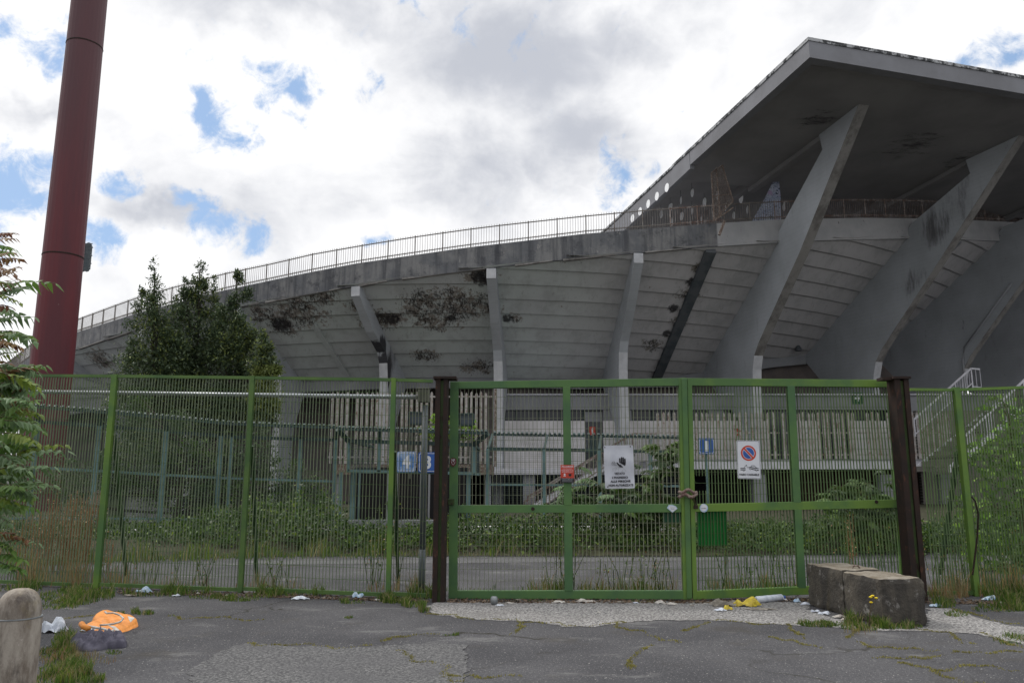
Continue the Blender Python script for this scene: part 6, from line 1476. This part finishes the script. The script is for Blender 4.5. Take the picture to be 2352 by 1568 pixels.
# ------------------------------------------------------------------ tree of heaven: compound leaves
def pinn(V, F, MI, base, tip, n, ll, sag=.12, mi=0, lw=.58, curl=.7, stemV=None):
    base, tip = Vector(base), Vector(tip); L = (tip - base).length
    if stemV is not None: stemV.tube([base, base.lerp(tip, .5) + Vector((0, 0, sag * L)), tip], [.006, .004, .002], 4, cap=False)
    d0 = (tip - base).normalized(); side = d0.cross(Vector((0, 0, 1)));
    if side.length < .1: side = Vector((1, 0, 0))
    side.normalize()
    tilt = Matrix.Rotation(rng.uniform(-.9, .9), 3, d0); side = tilt @ side
    for k in range(n):
        f = .22 + .78 * k / (n - 1); c = base.lerp(tip, f) + Vector((0, 0, sag * L * 4 * f * (1 - f)))
        sz = ll * (1.0 - .45 * abs(f - .45)) * rng.uniform(.85, 1.12)
        for s_ in ((-1, 1) if k < n - 1 else (0,)):
            dr = (side * s_ * 1.0 + d0 * (.45 if s_ else 1.0) + Vector((rng.normal() * .1, rng.normal() * .1, -curl + rng.normal() * .16))).normalized()
            w = dr.cross(Vector((rng.normal() * .2, rng.normal() * .2, 1))).normalized(); nn = w.cross(dr)
            p0 = c; p1 = c + dr * sz * .42 + nn * sz * .03; p2 = c + dr * sz + Vector((0, 0, -sz * .18)); wl = w * sz * lw * .5; dnn = nn * -sz * .055
            a_ = c + dr * sz * .30 + wl + dnn; c_ = c + dr * sz * .30 - wl + dnn
            k0 = len(V); V += [tuple(p0), tuple(a_), tuple(p1), tuple(p2), tuple(c_)]
            F += [(k0, k0 + 2, k0 + 1, k0 + 1), (k0 + 2, k0 + 3, k0 + 1, k0 + 1), (k0, k0 + 4, k0 + 2, k0 + 2), (k0 + 4, k0 + 3, k0 + 2, k0 + 2)]; MI += [mi] * 4
def tri_mesh(name, V, F, MI, mats, parent):
    o = np_mesh(name, np.array(V, float), np.array(F)[:, :3], mats, np.array(MI), parent); o.data.polygons.foreach_set('use_smooth', [False] * len(o.data.polygons)); return o
AM = ['ail_green', 'ail_pale', 'ail_red', 'yellow_green']
D = 8.6
T = thing('tree_of_heaven', (P(-60, 1300, D).x, D, 0), 'young leafy tree with long drooping feathered leaves entering from the left edge', 'tree')
V, F, MI = [], [], []; sb = MB()
fronds = [(-40, 560, 38, 548, 2, 11), (-30, 545, 36, 535, 2, 11), (-40, 600, 30, 580, 2, 12), (-40, 655, 44, 612, 2, 13), (-30, 690, 42, 640, 2, 13), (-10, 660, 128, 650, 0, 20), (-20, 680, 60, 660, 1, 18), (-30, 700, 36, 720, 1, 16), (-20, 745, 82, 728, 1, 18), (-20, 760, 75, 775, 0, 18), (5, 770, 80, 782, 1, 17),
    (-30, 820, 24, 800, 1, 12), (-10, 810, 22, 758, 2, 12), (-10, 865, 108, 838, 0, 20), (-20, 880, 70, 890, 1, 17), (-20, 915, 66, 930, 2, 17), (-10, 945, 95, 950, 3, 19), (-10, 985, 98, 990, 0, 17), (0, 1010, 92, 1030, 1, 17), (0, 1060, 150, 1020, 3, 17), (10, 1060, 156, 1035, 1, 17), (0, 1095, 125, 1070, 1, 18), (-10, 1120, 124, 1112, 1, 18), (0, 1110, 70, 1140, 0, 17), (-20, 1030, 60, 1040, 0, 18), (-30, 960, 50, 965, 0, 18), (-30, 1000, 60, 1005, 0, 18), (-20, 1075, 70, 1085, 0, 19), (-30, 1140, 40, 1160, 0, 17), (-40, 1180, 20, 1200, 1, 15), (-30, 900, 40, 905, 3, 17), (-30, 850, 40, 870, 1, 18)]
for (x0, y0, x1, y1, mi, ll) in fronds:
    d_ = D + rng.uniform(-.5, .5); pinn(V, F, MI, P(x0, y0, d_), P(x1, y1, d_ - rng.uniform(0, .35)), 7, ll * D / FPX * 1.75, .07, mi, stemV=sb)
for _ in range(120):
    x0 = rng.uniform(-110, 15); y0 = rng.uniform(840, 1160); d_ = D + rng.uniform(-.8, .9); a_ = rng.uniform(-.6, .6); L_ = rng.uniform(60, 100)
    pinn(V, F, MI, P(x0, y0, d_), P(x0 + L_ * math.cos(a_), y0 + L_ * .6 * math.sin(a_), d_ + rng.uniform(-.5, .5)), 7, .125, .07, int(rng.choice([0, 1, 1, 2, 3], p=[.42, .24, .18, .05, .11])), stemV=sb)
for _ in range(26):
    x0 = rng.uniform(-75, -12); y0 = rng.uniform(560, 850); d_ = D + rng.uniform(-.5, .5); a_ = rng.uniform(-.5, .45); L_ = rng.uniform(55, 100)
    pinn(V, F, MI, P(x0, y0, d_), P(x0 + L_ * math.cos(a_), y0 + L_ * .5 * math.sin(a_), d_ + rng.uniform(-.3, .3)), 8, .105, .08, int(rng.choice([0, 1, 2, 3], p=[.35, .3, .2, .15])), stemV=sb)
for (x0, y0, x1, y1, mi, ll) in ((-20, 1225, 60, 1238, 2, 18), (-30, 1255, 90, 1245, 1, 17), (-20, 1275, 60, 1285, 0, 18), (-20, 1300, 52, 1305, 0, 17), (-30, 1240, 30, 1262, 0, 17), (-30, 1285, 30, 1310, 1, 16)):
    pinn(V, F, MI, P(x0, y0, 8.2), P(x1, y1, 8.0), 8, ll * 8 / FPX * 1.6, .07, mi, stemV=sb)
tri_mesh('crown', V, F, MI, AM, T)
tr_ = [Vector((P(-60, 1300, D).x, D, 0)), P(-60, 1150, D), P(-50, 950, D), P(-45, 750, D), P(-42, 560, D)]
sb.tube(tr_, [.035, .03, .024, .016, .008], 7)
for (x0, y0, x1, y1) in ((-55, 1200, -5, 1100), (-52, 1000, 5, 900), (-50, 900, -10, 760), (-55, 1300, -25, 1230)): sb.tube([P(x0, y0, D), P(x1, y1, D)], [.016, .007], 5)
sb.build('trunk', 'stem', T)
def shrub(name, label, spots, D0, ll, n, mats, mis, cat='shrub', group=None):
    x, y = spots[0][:2]; T = thing(name, (P(x, y, D0).x, D0, .1), label, cat, group); V, F, MI = [], [], []; sb = MB(); root = Vector((P(x, y, D0).x, D0, .05))
    for (x, y, rx, ry, cnt) in spots:
        c = P(x, y, D0); sb.tube([root, root.lerp(c, .5) + Vector((0, 0, .1)), c], [.02, .015, .007], 5)
        for _ in range(cnt):
            px, py = x + rng.normal() * rx * .5, y + rng.normal() * ry * .5; q = P(px, py, D0 + rng.normal() * .35); a_ = rng.uniform(0, 2 * math.pi)
            t = q + Vector((math.cos(a_) * .42, math.sin(a_) * .42, rng.uniform(-.12, .16))); pinn(V, F, MI, q, t, 8, ll, .08, int(rng.choice(mis)), stemV=sb)
    tri_mesh('crown', V, F, MI, mats, T); sb.build('trunk', 'stem', T)
MT['ail_shade'] = MT['bramble']
shrub('shrub', 'feather leaved shrub behind the white warning sign and gate centre', [(1500, 1190, 60, 40, 26), (1420, 1150, 60, 40, 26), (1370, 1110, 40, 30, 14), (1500, 1120, 50, 40, 30), (1530, 1060, 34, 34, 24), (1530, 1030, 22, 16, 12), (1310, 1150, 40, 30, 14), (1480, 1170, 70, 30, 22)], 18.7, .17, 8, ['bramble', 'bramble_dark', 'ail_pale'], [0, 0, 1, 1, 2])
shrub('shrub', 'feather leaved shrub in the dark under the walkway, right leaf of the gate', [(1990, 1200, 60, 40, 22), (1930, 1150, 40, 30, 18), (1990, 1120, 50, 30, 20), (1940, 1210, 50, 30, 16), (2040, 1170, 30, 40, 14)], 17.8, .16, 8, ['bramble', 'bramble_dark'], [0, 1])
# vine clad tree at the right edge
T = thing('climber', (P(2330, 1200, 14.5).x, 14.5, 0), 'bright green leafy climber spreading behind the right fence', 'climber')
bl = []
for (x, y, rx, ry) in [(2290, 1010, 60, 30), (2345, 945, 26, 14), (2330, 985, 40, 14), (2250, 1040, 40, 16), (2340, 1040, 50, 40), (2300, 1080, 50, 20), (2350, 1120, 50, 50), (2290, 1150, 60, 40), (2250, 1190, 36, 30), (2320, 1230, 70, 50), (2270, 1260, 50, 40), (2350, 1300, 60, 60), (2190, 1150, 14, 8), (2230, 1100, 20, 12), (2290, 925, 30, 8), (2300, 1330, 60, 30), (2400, 1050, 50, 120), (2400, 1250, 50, 120)]:
    c = P(x, y, 14.4); s = 14.4 / FPX; bl.append((c.x, c.y, c.z, rx * s, .5, ry * s))
p, tw = crown_points(bl, 2600, twig=7, spread=.075, edge=.5); p[:, 2] = np.maximum(p[:, 2], .05); V, F = leaf_quads(p, .092, .85, -.2); np_mesh('crown', V, F, ['vine_leaf', 'bramble', 'ail_green'], rng.choice(3, len(F), p=[.3, .35, .35]), T)
b = MB(); base = Vector((P(2340, 1200, 14.5).x, 14.5, 0))
b.tube([base, base + Vector((.1, 0, 1.2)), base + Vector((.0, 0, 3.0))], [.05, .04, .02], 6)
for c in bl: a_ = base + Vector((.05, 0, max(.2, min(2.6, c[2] - .3)))); b.tube([a_, a_.lerp(Vector(c[:3]), .5) + Vector((0, 0, .1)), Vector(c[:3])], [.014, .01, .004], 4, cap=False)
b.build('stem', 'stem', T)
# distant bright foliage glimpsed past the tall palisade
tree('garden_tree', 31.0, [(1060, 985, 26, 16), (1000, 982, 30, 16), (1040, 1000, 40, 16)], [(1045, 1100), (1045, 1000)], 1800, 'patch of bright yellow green foliage seen through the tall palisade', leaf=.1, mats=('vine_leaf', 'yellow_green'), young=.4, asp=.6, trunk_r=.04)
